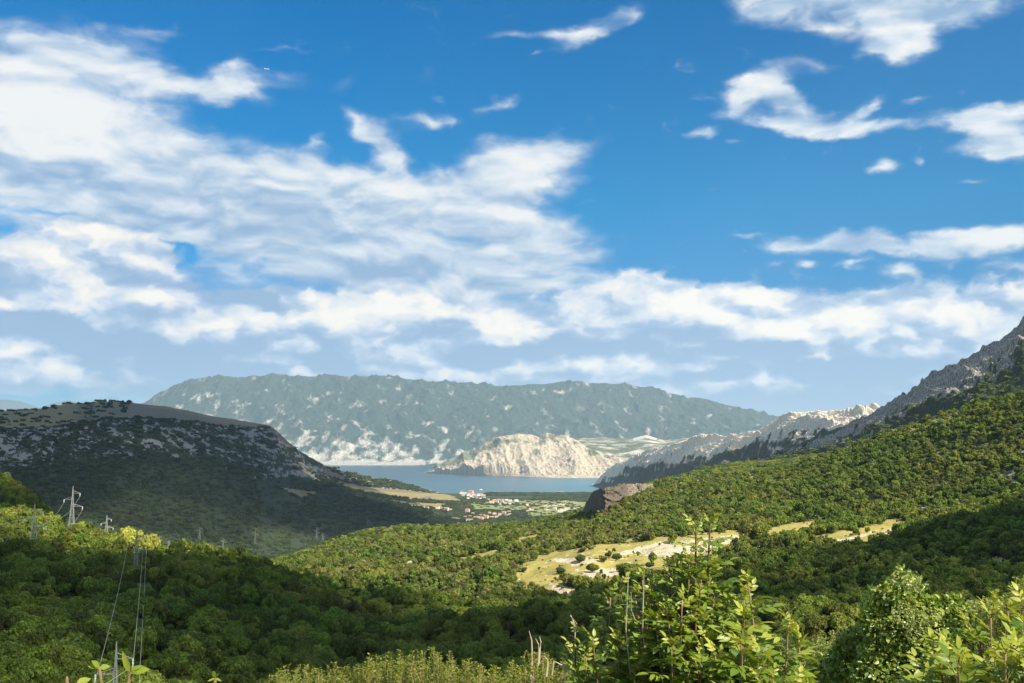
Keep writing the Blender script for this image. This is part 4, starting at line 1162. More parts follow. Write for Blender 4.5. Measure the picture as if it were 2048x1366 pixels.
far_p = [(281, 1090, 1072, 'small pylon just right of the pale yellow tree'), (318, 1096, 1070, 'tallest pylon in the cluster beyond the wooded crest'), (337, 1096, 1080, 'smallest pylon of the cluster beyond the wooded crest'),
         (399, 1082, 1053, 'thin distant pylon under the dark flank, left of three spaced along the valley side'), (446, 1100, 1076, 'distant pylon lowest on the dark valley side'), (510, 1092, 1055, 'thin distant pylon in the middle of the dark valley side'),
         (633, 1082, 1054, 'taller of two distant pylons above the lit wooded hill'), (645, 1084, 1066, 'shorter of two distant pylons above the lit wooded hill'), (734, 1058, 1030, 'farthest pylon, at the foot of the slope by the lit hill')]
for px, b, t_, lb in far_p:
    pylon_at(lm, px, b, t_, 4, lb, .1, k=1.2)
for k in range(3):
    nm = ('upper', 'middle', 'lower')[k]
    wire(pe[k], pd[k], 2, .04, nm + ' arm wire climbing from the low pylon to the pylon behind the pale yellow tree')
    wire(pa[k], (pa[k].x - 150, pa[k].y - 95, pa[k].z - 16 + k * 2), 5, .045, nm + ' arm wire running off the left edge from the tall pylon')
    wire(pa[k], pb[k], 6, .04, nm + ' arm wire between the first and second pylons from the left')
    wire(pe[k], (pe[k].x - 16, pe[k].y - 110, pe[k].z - 6), 2, .04, nm + ' arm wire dropping out of the bottom edge from the low pylon')

# ------------------------------------------------------------------ single trees that stand out
M_YEL_LIT = leaf_mat('sunlit_yellow_leaves', [C(.34, .38, .06), C(.48, .50, .09), C(.60, .58, .14)], obj_var=False)  # sunlight put into the leaf colour, so the tree glows pale yellow
yel = crown_mesh('crown', 700, 14, 1500, .10, M_YEL_LIT, H=.5)
def tree_at(sheet, px, py, wpx, hpx, crown, trunk, name, label, cat='tree', group=None, seed=0):
    h = sheet.hit(px, py); m = h.y / F
    o = link(bpy.data.objects.new(name, None)); o.location = h
    o.scale = (wpx * m / 2.1, wpx * m / 2.1, hpx * m / 1.75); o.rotation_euler = (0, 0, seed * 1.7)
    tagp(o, label, cat, group)
    for nm, me_ in (('crown', crown), ('trunk', trunk)):
        c = link(bpy.data.objects.new(nm, me_)); c.parent = o
    return o
tree_at(near, 262, 1112, 60, 62, yel, trunks[0], 'yellow_tree', 'pale yellow green sunlit tree in front of a pylon on the wooded crest')
tree_at(near, 293, 1122, 56, 60, yel, trunks[1], 'yellow_tree', 'smaller pale yellow tree just right of the pylon on the wooded crest', seed=2)
solo = [(1512, 1092, 62, 50, 'broad dark oak at the upper edge of the grassy clearing'), (1262, 1170, 70, 44, 'wide dark oak at the lower left edge of the clearing'), (1232, 1122, 24, 16, 'small bush in the middle of the pale clearing'),
        (1160, 1126, 26, 16, 'bush at the left end of the clearing'), (1185, 1146, 30, 18, 'low bush beside the bare patch of the clearing'), (1120, 1150, 22, 14, 'round bush on the left part of the clearing by its lower edge'), (1095, 1112, 18, 12, 'small bush by the upper left rim of the clearing')]
for k, (px, py, w_, h_, lb) in enumerate(solo):
    tree_at(near, px, py, w_, h_, near_crowns[k % 6], trunks[k % 3], 'oak_tree' if w_ > 40 else 'bush', lb, 'tree' if w_ > 40 else 'bush', seed=k)
pines = [(1472, 1122, 20, 34, 'tallest dark pine below the clearing'), (1528, 1112, 17, 28, 'dark pine between the two clearings'), (1440, 1130, 18, 26, 'dark pine leftmost in the row below the clearing'), (1560, 1105, 15, 24, 'dark pine nearest the right hand clearing'), (1652, 1150, 16, 26, 'lone dark pine on the right slope below the small clearing')]
for k, (px, py, w_, h_, lb) in enumerate(pines):
    tree_at(near, px, py, w_, h_, pine_crowns[k % 2], trunks[k % 3], 'pine_tree', lb, seed=k)
rng = np.random.default_rng(8)
k = 0
cm = np.argwhere((clear > .5) & (near.hid < 2) & (near.px > 1040) & (near.px < 1820))
for r_, c_ in cm[rng.choice(len(cm), 90, replace=False)]:
    h = Vector((near.X[r_, c_], near.Y[r_, c_], near.Z[r_, c_]))
    s_ = rng.uniform(.5, 1.3)
    o = link(bpy.data.objects.new('meadow_bush', None)); o.location = h; o.scale = (s_, s_, s_ * rng.uniform(.7, 1.0)); o.rotation_euler = (0, 0, rng.uniform(0, 6))
    wh = 'the large left clearing' if near.px[r_, c_] < 1580 and near.py[r_, c_] < 1180 else 'the small right clearing' if near.py[r_, c_] < 1105 and near.px[r_, c_] > 1580 else 'the lowest grassy gaps'
    tagp(o, 'little dark bush dotted on the sunlit grass of ' + wh, 'bush', 'little bushes on ' + wh)
    c = link(bpy.data.objects.new('crown', mid_crowns[k % 5])); c.parent = o
    k += 1

# ------------------------------------------------------------------ houses of the valley
def flat_mat(name, col, rough=.8, var=.0):
    m, N, bs = new_mat(name)
    n = N.noise(coords(N), .8, 5)
    N.put(bs.inputs['Base Color'], N.mix(N.rng(n, .3, .7), C(col[0] * .86, col[1] * .86, col[2] * .86), C(*col)))
    bs.inputs['Roughness'].default_value = rough
    return m
W_MATS = [flat_mat('white_plaster', (.80, .78, .72)), flat_mat('cream_plaster', (.74, .64, .48)), flat_mat('pink_plaster', (.72, .50, .40)), flat_mat('yellow_plaster', (.78, .58, .20))]
R_MATS = [flat_mat('terracotta_tiles', (.40, .23, .17)), flat_mat('orange_tiles', (.46, .31, .23)), flat_mat('grey_roof', (.5, .48, .45))]
M_PANE = flat_mat('window_dark', (.06, .07, .08), .3)
def house_mesh(L, Wd, H, rh, wm, rm_):
    """gabled house along x: walls with gables, overhanging roof, rows of windows"""
    bm = bmesh.new()
    l, w_ = L / 2, Wd / 2
    p = [bm.verts.new(v) for v in ((-l, -w_, -3), (l, -w_, -3), (l, w_, -3), (-l, w_, -3), (-l, -w_, H), (l, -w_, H), (l, w_, H), (-l, w_, H), (-l, 0, H + rh), (l, 0, H + rh))]
    for f in ((0, 1, 5, 4), (2, 3, 7, 6), (1, 2, 6, 9, 5), (3, 0, 4, 8, 7)): bm.faces.new([p[k] for k in f])
    wall = mesh_from(bm, 'wall', wm)
    bm = bmesh.new(); e = .5; t_ = .25
    for s in (-1, 1):
        k = rh / w_
        a = [(-l - e, s * (w_ + e), H - e * k + .03), (l + e, s * (w_ + e), H - e * k + .03), (l + e, 0, H + rh + .03), (-l - e, 0, H + rh + .03)]
        lo_ = [bm.verts.new(v) for v in a]; hi_ = [bm.verts.new((v[0], v[1], v[2] + t_)) for v in a]
        bm.faces.new(lo_); bm.faces.new(hi_[::-1])
        for q in range(4): bm.faces.new((lo_[q], lo_[(q + 1) % 4], hi_[(q + 1) % 4], hi_[q]))
    bmesh.ops.create_cube(bm, size=1, matrix=Matrix.Translation((l * .4, w_ * .3, H + rh + .3)) @ Matrix.Diagonal((.8, .8, 1.8, 1)))
    bmesh.ops.recalc_face_normals(bm, faces=bm.faces[:])
    roof = mesh_from(bm, 'roof', rm_)
    bm = bmesh.new()
    for st in range(max(1, int(H // 2.8))):
        for j in range(max(2, int(L // 3.5))):
            xx = -l + (j + .5) * L / max(2, int(L // 3.5))
            for s in (-1, 1):
                bmesh.ops.create_cube(bm, size=1, matrix=Matrix.Translation((xx, s * (w_ + .01), 1.5 + st * 2.8)) @ Matrix.Diagonal((1.1, .12, 1.4, 1)))
    win = mesh_from(bm, 'window', M_PANE)
    return wall, roof, win
KINDS_H = [house_mesh(13, 10, 6.5, 2.6, W_MATS[0], R_MATS[0]), house_mesh(15, 10, 6, 2.6, W_MATS[1], R_MATS[1]), house_mesh(26, 11, 6.5, 2.8, W_MATS[0], R_MATS[0]), house_mesh(12, 11, 8.5, 2.8, W_MATS[2], R_MATS[0]),
           house_mesh(14, 10, 6, 2.4, W_MATS[0], R_MATS[2]), house_mesh(10, 8, 6, 2.2, W_MATS[3], R_MATS[1]), house_mesh(34, 12, 4, 1.6, W_MATS[0], R_MATS[2])]
HOUSES = [  # px, py, kind, width in photo pixels, where
    ('in the valley village', [(875, 1018, 0, 9), (893, 1023, 3, 10), (901, 1022, 0, 7), (935, 1025, 3, 9), (909, 1039, 2, 14), (917, 1040, 1, 7), (935, 1043, 0, 9), (942, 1042, 1, 8), (939, 1034, 2, 9), (946, 1028, 1, 6), (950, 1037, 1, 7),
      (956, 1037, 0, 7), (963, 1040, 3, 8), (973, 1038, 3, 9), (979, 1028, 5, 6), (988, 1031, 0, 9), (984, 1036, 2, 11), (993, 1036, 1, 8), (999, 1033, 3, 8), (1008, 1030, 3, 9), (1013, 1033, 1, 7), (1018, 1026, 1, 8), (1019, 1031, 0, 7), (985, 1043, 6, 13), (968, 1033, 0, 6), (930, 1036, 0, 6), (961, 1032, 1, 6)]),
    ('in the middle hamlet', [(983, 1008, 1, 12), (989, 1006, 3, 9), (994, 1007, 0, 8), (998, 1003, 0, 8), (1004, 1007, 0, 8), (1010, 1009, 4, 7), (1019, 1010, 0, 8), (1013, 1002, 4, 7), (1020, 1003, 0, 7), (1032, 1004, 4, 9), (1041, 1010, 0, 5),
      (1054, 1011, 0, 6), (1064, 1010, 4, 5), (1073, 1011, 0, 5), (1000, 1010, 1, 6), (1026, 1008, 0, 5), (1006, 1003, 3, 6)]),
    ('right of the village', [(1056, 1025, 1, 8), (1064, 1023, 4, 8), (1092, 1020, 6, 12), (1102, 1019, 6, 9), (1110, 1019, 4, 7), (1121, 1010, 0, 5), (1129, 1005, 0, 5), (1060, 1019, 0, 5)]),
    ('in the shore town', [(923, 988, 0, 8), (930, 989, 4, 8), (936, 992, 0, 8), (942, 989, 3, 10), (947, 991, 0, 8), (952, 993, 1, 8), (957, 992, 0, 8), (962, 992, 0, 8), (967, 993, 1, 8), (936, 998, 4, 6), (945, 997, 0, 6), (954, 998, 1, 6), (961, 999, 0, 6), (969, 998, 4, 6), (976, 1001, 0, 6), (926, 992, 1, 6), (942, 994, 0, 7)]),
    ('by the shore pines', [(1115, 986, 2, 11), (1123, 986.5, 0, 6)]),
    ('under the left fields', [(822, 1013, 0, 6), (830, 1014, 1, 6), (837, 1015, 0, 7), (846, 1017, 4, 8), (855, 1018, 0, 7), (815, 1011, 4, 5)]),
]
KN = ['white house with a red tiled roof', 'cream house with an orange tiled roof', 'long white house with a red tiled roof', 'tall pinkish house with a red tiled roof', 'white house with a grey roof', 'small yellow house', 'long low white shed with a grey roof']
KW = [13, 15, 26, 12, 14, 10, 34]
hr = random.Random(4)
all_h = []
for where, lst in HOUSES:
    for px, py, kd, wpx in lst:
        s_ = valley
        h = valley.hit(px, py)
        h2 = lm.hit(px, py)
        if px < 935 and h2.y < h.y: h = h2
        all_h.append((px, py, kd, wpx, where, h))
for q, (px, py, kd, wpx, where, h) in enumerate(all_h):
    root = link(bpy.data.objects.new('house', None)); root.location = h
    sc_ = .85 * wpx * h.y / F / KW[kd]
    root.scale = (sc_, sc_, sc_ * 1.05); root.rotation_euler = (0, 0, hr.uniform(-.5, .5))
    same = [a for a in all_h if a[4] == where and a[2] == kd]
    lab = KN[kd].replace(' with a', ',').replace(' roof', '-roofed' if False else ' roof') + ' ' + where
    if len(same) > 1:
        rank = sorted(same, key=lambda a: a[0]).index(all_h[q])
        words_ = ['leftmost', 'second from left', 'third from left', 'fourth from left', 'fifth from left', 'sixth from left', 'seventh from left', 'eighth from left', 'ninth from left']
        lab += ', ' + (words_[min(rank, 8)] if rank < len(same) - 1 else 'rightmost')
    tagp(root, lab, 'house', 'houses of the valley')
    for nm, me_ in zip(('wall', 'roof', 'window'), KINDS_H[kd]):
        c = link(bpy.data.objects.new(nm, me_)); c.parent = root

# ------------------------------------------------------------------ boats and an airliner
M_HULL = flat_mat('white_hull', (.85, .85, .84), .3)
def boat(px, py, L, label):
    d = world_pt(px, py, 1000) - Vector((0, 0, CAM_H)); h = Vector((0, 0, CAM_H)) + d * (CAM_H / -d.z)
    root = link(bpy.data.objects.new('boat', None)); root.location = (h.x, h.y, 0); root.rotation_euler = (0, 0, .15); root.scale = (L / 20,) * 3
    tagp(root, label, 'boat')
    bm = bmesh.new()
    prof = [(-10, 1.6), (-9.5, 2.4), (0, 2.8), (6, 2.2), (9, 1.0), (10.5, .05)]
    rows = []
    for x_, w_ in prof:
        rows.append([bm.verts.new((x_, s * w_ * f, z_)) for s, f, z_ in ((-1, .55, -.4), (-1, .95, .8), (-1, 1, 1.9 + .04 * max(0, x_)), (1, 1, 1.9 + .04 * max(0, x_)), (1, .95, .8), (1, .55, -.4))])
    for a, b in zip(rows, rows[1:]):
        for k_ in range(6): bm.faces.new((a[k_], b[k_], b[(k_ + 1) % 6], a[(k_ + 1) % 6]))
    bm.faces.new(rows[0]); bm.faces.new(rows[-1][::-1])
    o = link(bpy.data.objects.new('hull', mesh_from(bm, 'hull', M_HULL))); o.parent = root
    bm = bmesh.new()
    bmesh.ops.create_cube(bm, size=1, matrix=Matrix.Translation((-1.5, 0, 3.0)) @ Matrix.Diagonal((12, 4, 2.2, 1)))
    bmesh.ops.create_cube(bm, size=1, matrix=Matrix.Translation((.5, 0, 4.9)) @ Matrix.Diagonal((6, 3.2, 1.8, 1)))
    bmesh.ops.bevel(bm, geom=bm.edges[:], offset=.25, segments=2)
    o = link(bpy.data.objects.new('cabin', mesh_from(bm, 'cabin', M_HULL))); o.parent = root
    bm = bmesh.new()
    for s in (-1, 1): bmesh.ops.create_cube(bm, size=1, matrix=Matrix.Translation((-1.5, s * 2.02, 3.3)) @ Matrix.Diagonal((10, .06, .7, 1)))
    o = link(bpy.data.objects.new('window', mesh_from(bm, 'window', M_PANE))); o.parent = root
boat(962, 980, 27, 'white passenger boat on the bay off the small town')
boat(924, 981, 9, 'tiny white boat at anchor near the shore')
root = link(bpy.data.objects.new('airliner', None)); root.location = world_pt(534, 138, 8000); root.rotation_euler = (.12, .0, .15)
tagp(root, 'tiny white airliner against the blue sky at the upper left', 'airplane')
bm = bmesh.new()
tube(bm, [(-18, 0, 0), (-16, 0, .2), (-10, 0, 0), (12, 0, 0), (16, 0, -.3), (18, 0, -.6)], [.3, 1.2, 2, 2, 1.3, .2], 10)
o = link(bpy.data.objects.new('fuselage', mesh_from(bm, 'fuselage', M_HULL, True))); o.parent = root
for s in (-1, 1):
    bm = bmesh.new()
    for (a, b, hh_) in (((3, -2), (-6, -9), 17),):
        vs = [bm.verts.new(v) for v in ((4, s * 1.5, -.6), (-3, s * 1.5, -.6), (-7, s * 17, .8), (-5, s * 17, .8), (4, s * 1.5, -.1), (-3, s * 1.5, -.1), (-7, s * 17, 1.0), (-5, s * 17, 1.0))]
        for f in ((0, 1, 2, 3), (4, 7, 6, 5), (0, 3, 7, 4), (1, 5, 6, 2), (3, 2, 6, 7), (0, 4, 5, 1)): bm.faces.new([vs[k_] for k_ in f])
    o = link(bpy.data.objects.new('wing', mesh_from(bm, 'wing', M_HULL))); o.parent = root
bm = bmesh.new()
vs = [bm.verts.new(v) for v in ((-12, -.2, 1.5), (-17, -.2, 1.2), (-18.5, -.1, 7), (-16.5, -.1, 7), (-12, .2, 1.5), (-17, .2, 1.2), (-18.5, .1, 7), (-16.5, .1, 7))]
for f in ((0, 1, 2, 3), (4, 7, 6, 5), (0, 3, 7, 4), (1, 5, 6, 2), (3, 2, 6, 7)): bm.faces.new([vs[k_] for k_ in f])
o = link(bpy.data.objects.new('tail_fin', mesh_from(bm, 'tail_fin', M_HULL))); o.parent = root

# ------------------------------------------------------------------ plants right in front of the viewpoint
G_ASH = [C(.075, .14, .015), C(.14, .22, .022), C(.24, .31, .035), C(.40, .42, .07)]
M_ASH = leaf_mat('ash_leaves', G_ASH, tr=.38, spec=.4, rough=.42, obj_var=False)
M_VINE = leaf_mat('vine_leaves', [C(.08, .14, .018), C(.18, .26, .035), C(.30, .36, .06), C(.46, .46, .15)], tr=.3, spec=.5, rough=.35, obj_var=False)
M_SHRUB = leaf_mat('shrub_leaves', [C(.07, .11, .012), C(.14, .19, .020), C(.23, .27, .035), C(.32, .32, .07)], tr=.35, spec=.3, obj_var=False)
M_BLOOM = leaf_mat('pale_blossom', [C(.22, .27, .08), C(.32, .36, .13), C(.44, .44, .22)], tr=.3, obj_var=False)
M_STEM = bark_mat('young_stem', C(.10, .07, .035), C(.30, .22, .12))
M_DRY = bark_mat('dry_twig', C(.34, .27, .19), C(.58, .50, .40))
M_NEED = leaf_mat('needle_leaves', [C(.06, .13, .03), C(.10, .20, .04), C(.16, .27, .05)], tr=.2, obj_var=False)

# one leaflet: along, side, up; midrib and a lobed outline, folded a little
LT = np.array([(0, 0, 0), (.30, 0, 0), (.66, 0, 0), (1, 0, 0), (.12, .30, .05), (.36, .50, .10), (.68, .38, .09), (.12, -.30, .05), (.36, -.50, .10), (.68, -.38, .09)], float)
LF = [(0, 1, 5, 4), (1, 2, 6, 5), (2, 3, 6), (0, 7, 8, 1), (1, 8, 9, 2), (2, 9, 3)]
def leaf_batch(P, D, Nn, L, Wd, tone, droop=.25):
    """arrays of leaflets -> vertices, faces, tones"""
    D = D / np.linalg.norm(D, axis=1)[:, None]
    S = np.cross(Nn, D); S /= np.linalg.norm(S, axis=1)[:, None] + 1e-9
    U = np.cross(D, S)
    a, s, u = LT[:, 0], LT[:, 1], LT[:, 2]
    V = P[:, None, :] + D[:, None, :] * (a[None, :] * L[:, None])[..., None] + S[:, None, :] * (s[None, :] * Wd[:, None])[..., None] \
        + U[:, None, :] * ((u[None, :] * Wd[:, None]) - droop * (a[None, :] ** 2) * L[:, None])[..., None]
    n = len(P); k = len(LT)
    F4 = [f for f in LF if len(f) == 4]; F3 = [f for f in LF if len(f) == 3]
    base = (np.arange(n) * k)[:, None, None]
    q4 = (np.array(F4)[None] + base).reshape(-1, 4); q3 = (np.array(F3)[None] + base).reshape(-1, 3)
    return V.reshape(-1, 3), q4, q3, np.repeat(tone, k)
def batch_mesh(name, parts, mat):
    V, q4, q3, T = parts
    me = bpy.data.meshes.new(name)
    me.vertices.add(len(V)); me.vertices.foreach_set('co', V.astype(np.float32).ravel())
    li = np.concatenate([q4.ravel(), q3.ravel()])
    me.loops.add(len(li)); me.loops.foreach_set('vertex_index', li.astype(np.int32))
    ls = np.concatenate([np.arange(len(q4)) * 4, q4.size + np.arange(len(q3)) * 3]); lt = np.concatenate([np.full(len(q4), 4), np.full(len(q3), 3)])
    me.polygons.add(len(ls)); me.polygons.foreach_set('loop_start', ls.astype(np.int32)); me.polygons.foreach_set('loop_total', lt.astype(np.int32))
    me.update(calc_edges=True); me.shade_smooth()
    a = me.attributes.new('tone', 'FLOAT', 'POINT'); a.data.foreach_set('value', T.astype(np.float32))
    me.materials.append(mat)
    return me
def unit(v): return v / (np.linalg.norm(v) + 1e-9)
UP = np.array([0, 0, 1.0])

def plant(name, base, label, cat, group=None):
    o = link(bpy.data.objects.new(name, None)); o.location = base; o.empty_display_size = .2
    return tagp(o, label, cat, group)
def child(root, name, me):
    """a part whose mesh was made in world coordinates"""
    me.transform(Matrix.Translation(-root.location))
    c = link(bpy.data.objects.new(name, me)); c.parent = root
    return c

def bezier(a, b, c, n):
    t = np.linspace(0, 1, n)[:, None]
    return (1 - t) ** 2 * a + 2 * t * (1 - t) * b + t * t * c

def compound_plant(name, label, base_px, depth, tips, seed, leaflet=.051, start=.42, group=None, spacing=.046, mat=None, rachis=.10, dry=()):
    """stems rising from one foot to measured tips, with opposite pinnate leaves of five to seven leaflets"""
    rng = np.random.default_rng(seed)
    base = np.array(world_pt(base_px[0], base_px[1], depth + .2))
    foot = base.copy(); foot[2] = min(base[2], world_pt(base_px[0], 1366, depth).z - .9)
    root = plant(name, foot, label, 'sapling', group)
    bm = bmesh.new()
    P, D, Nn, L, Wd, T = [], [], [], [], [], []
    RP = []
    for (tx, ty, *rest_) in tips:
        dep = depth + (rest_[0] if rest_ else rng.uniform(-.35, .45))
        tip = np.array(world_pt(tx, ty, dep))
        mid = foot * .45 + tip * .55; mid[0] += (tip[0] - foot[0]) * .28; mid += rng.normal(0, .04, 3)
        mid[2] -= .05
        c = bezier(foot, mid, tip, 26)
        ln = np.linalg.norm(np.diff(c, axis=0), axis=1).sum()
        tube(bm, [tuple(p) for p in c], [.011 * (1 - .82 * k / 25) * min(1.4, ln / 1.2) + .0012 for k in range(26)], 5)
        t_leaf = np.arange(1.0, start * rng.uniform(.8, 1.2), -spacing / ln)
        ang = rng.uniform(0, 3.14)
        for k, t_ in enumerate(t_leaf):
            f = t_ * 25; i0 = min(int(f), 24); p = c[i0] + (c[i0 + 1] - c[i0]) * (f - i0)
            tang = unit(c[min(i0 + 1, 25)] - c[max(i0 - 1, 0)])
            ang += 1.57 + rng.normal(0, .3)
            e1 = unit(np.cross(tang, [0, 1, .1])); e2 = np.cross(tang, e1)
            young = k < 2
            for s in (0, math.pi):
                if rng.random() < .12: continue
                out_ = e1 * math.cos(ang + s) + e2 * math.sin(ang + s)
                rd = unit(out_ * (.75 if young else 1.0) + tang * (1.1 if young else .45) + UP * .15 + rng.normal(0, .15, 3))
                rl = rachis * rng.uniform(.7, 1.2) * (.55 if young else 1)
                up = unit(UP * 1.0 + rd * -.1 + sdn * .35 + rng.normal(0, .22, 3))
                side = unit(np.cross(up, rd)); up = np.cross(rd, side)
                nl = 3 if not young else 2
                tn = np.clip(rng.normal(.45, .2) + (.4 if young else 0), 0, 1)
                RP.append((p, rd, side, rl))
                pet = .35
                for q in range(nl):
                    pos = p + rd * rl * (pet + (1 - pet) * q / nl) - UP * .12 * rl * (q / nl) ** 2
                    for s2 in (-1, 1):
                        d_ = unit(rd * .62 + side * s2 * .8 - UP * .12 + rng.normal(0, .10, 3))
                        P.append(pos); D.append(d_); Nn.append(unit(up + rng.normal(0, .18, 3) - side * s2 * -.12)); l_ = leaflet * rng.uniform(.75, 1.12) * (.6 if young else (.8 + .1 * q)); L.append(l_); Wd.append(l_ * rng.uniform(.40, .50)); T.append(np.clip(tn + rng.normal(0, .08), 0, 1))
                P.append(p + rd * rl - UP * .12 * rl); D.append(unit(rd - UP * .15)); Nn.append(up); l_ = leaflet * rng.uniform(.95, 1.2) * (.65 if young else 1); L.append(l_); Wd.append(l_ * .5); T.append(tn)
    for p, rd, side, rl in RP:
        tube(bm, [tuple(p), tuple(p + rd * rl * .5 - UP * .02 * rl), tuple(p + rd * rl - UP * .12 * rl)], [.0016, .0013, .0008], 3)
    child(root, 'stem', mesh_from(bm, 'stem', M_STEM, True))
    child(root, 'foliage', batch_mesh('foliage', leaf_batch(np.array(P), np.array(D), np.array(Nn), np.array(L), np.array(Wd), np.array(T)), mat or M_ASH))
    if dry:
        bm = bmesh.new()
        for (ax, ay, bx, by) in dry:
            a = world_pt(ax, ay, depth + .1); b = world_pt(bx, by, depth - .05)
            m_ = (a + b) / 2 + Vector((rng.normal(0, .012), 0, 0))
            tube(bm, [a, m_, b], [.0035, .003, .0015], 5)
        child(root, 'dry_shoot', mesh_from(bm, 'dry_shoot', M_DRY))
    return root
sdn = np.array(sd)
r0 = random.Random(3)
fill = lambda a, b, y0, y1, n: [(r0.uniform(a, b), r0.uniform(y0, y1)) for _ in range(n)]
compound_plant('ash_sapling', 'tallest leafy green ash sapling with a long bare-stemmed tip rising before the clearing', (1350, 1420), 5.0,
    [(1392, 1056, 0), (1420, 1048, .05), (1378, 1112, 0), (1374, 1148, .1), (1338, 1135, .2), (1432, 1132, .1), (1402, 1160, -.1), (1285, 1160, .1), (1308, 1178, .2), (1364, 1200, -.2), (1424, 1182, .2), (1330, 1212, .3), (1395, 1215, .2), (1348, 1180, .3), (1310, 1200, .2), (1360, 1165, .2), (1300, 1190, .1), (1450, 1225, .1), (1270, 1190, .1), (1412, 1140, .1), (1355, 1130, .1)] + fill(1290, 1440, 1215, 1350, 24), 1,
    dry=((1295, 1366, 1288, 1140), (1262, 1360, 1257, 1150), (1274, 1250, 1262, 1185)))
compound_plant('ash_sapling', 'leafy green ash sapling on the left of the tall one, with reddish young stems', (1235, 1430), 5.3,
    [(1242, 1170, 0), (1221, 1195, .1), (1247, 1215, .1), (1206, 1250, .1), (1158, 1272, .2), (1180, 1262, .2), (1150, 1300, 0), (1262, 1240, .2)] + fill(1140, 1300, 1275, 1360, 24), 2,
    dry=((1150, 1262, 1141, 1232), (1146, 1320, 1131, 1290), (1178, 1366, 1182, 1310), (1273, 1280, 1258, 1248), (1262, 1262, 1276, 1256)))
compound_plant('ash_sapling', 'leafy green ash sapling right of the tall one with a yellowish young tip', (1480, 1430), 4.8,
    [(1496, 1168, .1), (1488, 1200, .1), (1452, 1200, .2), (1488, 1236, -.1), (1407, 1246, .1), (1440, 1262, .1), (1470, 1262, .2), (1485, 1292, -.3)] + fill(1400, 1530, 1285, 1360, 22), 3, leaflet=.062,
    dry=((1478, 1215, 1479, 1192), (1424, 1262, 1425, 1243)))
compound_plant('ash_sapling', 'slender ash sapling with one leafy sprig standing apart on the right', (1560, 1450), 4.6,
    [(1577, 1245, 0), (1598, 1280, .05), (1560, 1330, .2), (1540, 1345, .1), (1590, 1350, .2), (1610, 1365, .3)], 4, leaflet=.064, start=.72, dry=((1576, 1245, 1590, 1215),))
compound_plant('elder_bush', 'large-leaved bush filling the lower right corner, nearest the viewpoint', (2020, 1480), 3.4,
    [(1982, 1236, 0), (1945, 1262, .1), (2015, 1222, .1), (2048, 1215, 0), (2060, 1260, .1), (1962, 1290, .1), (1868, 1296, .2), (1900, 1325, .2), (1835, 1345, .1), (1990, 1320, -.1), (2035, 1300, -.1)] + fill(1850, 2080, 1300, 1380, 30), 5, leaflet=.052, rachis=.095, start=.45)
compound_plant('elder_bush', 'low leafy bush in the bottom centre under the slender sapling', (1640, 1500), 4.2,
    [(1520, 1352), (1545, 1358), (1500, 1360), (1445, 1366), (1590, 1372), (1620, 1366)], 6, leaflet=.045, start=.6)

def leaf_cloud(root, nm, blobs_, depth, n, size, mat, rng, thick=.8, mean_tone=.45):
    """small leaves through and over a mass measured as discs (px, py, radius in photo pixels, depth offset)"""
    m = depth / F
    P, D, Nn, L, T = [], [], [], [], []
    area = np.array([b[2] ** 2 for b in blobs_], float); area /= area.sum()
    for b, fr in zip(blobs_, area):
        k = int(n * fr)
        c = np.array(world_pt(b[0], b[1], depth + (b[3] if len(b) > 3 else 0)))
        R_ = b[2] * m
        dd = rng.normal(size=(k, 3)); dd /= np.linalg.norm(dd, axis=1)[:, None]
        rr = R_ * (1 - .35 * rng.random(k) ** 1.5) * (1 + .25 * gnoise(dd[:, 0] * 3 + b[0], dd[:, 2] * 3 + b[1], 5))
        p = c + dd * rr[:, None] * np.array([1, thick, 1])
        P.append(p); Nn.append(dd + sdn * .5 + rng.normal(0, .6, (k, 3)))
        dr = dd * .4 + rng.normal(0, .6, (k, 3)); D.append(dr); L.append(size * rng.uniform(.6, 1.25, k)); T.append(np.clip(rng.normal(mean_tone, .2, k) + .2 * gnoise(p[:, 0] * 6, p[:, 2] * 6, 9), 0, 1))
    P, D, Nn, L, T = map(np.concatenate, (P, D, Nn, L, T))
    return child(root, nm, batch_mesh(nm, leaf_batch(P, D, Nn, L, L * .62, T, .15), mat))
def stems_to(root, nm, foot, pts, depth, rng, r=.02, mat=None):
    bm = bmesh.new()
    for (px, py) in pts:
        tip = np.array(world_pt(px, py, depth + rng.uniform(-.1, .2)))
        mid = np.array(foot) * .5 + tip * .5 + rng.normal(0, .1, 3)
        c = bezier(np.array(foot), mid, tip, 12)
        tube(bm, [tuple(p) for p in c], [r * (1 - .85 * k / 11) for k in range(12)], 6)
    return child(root, nm, mesh_from(bm, nm, mat or M_STEM, True))

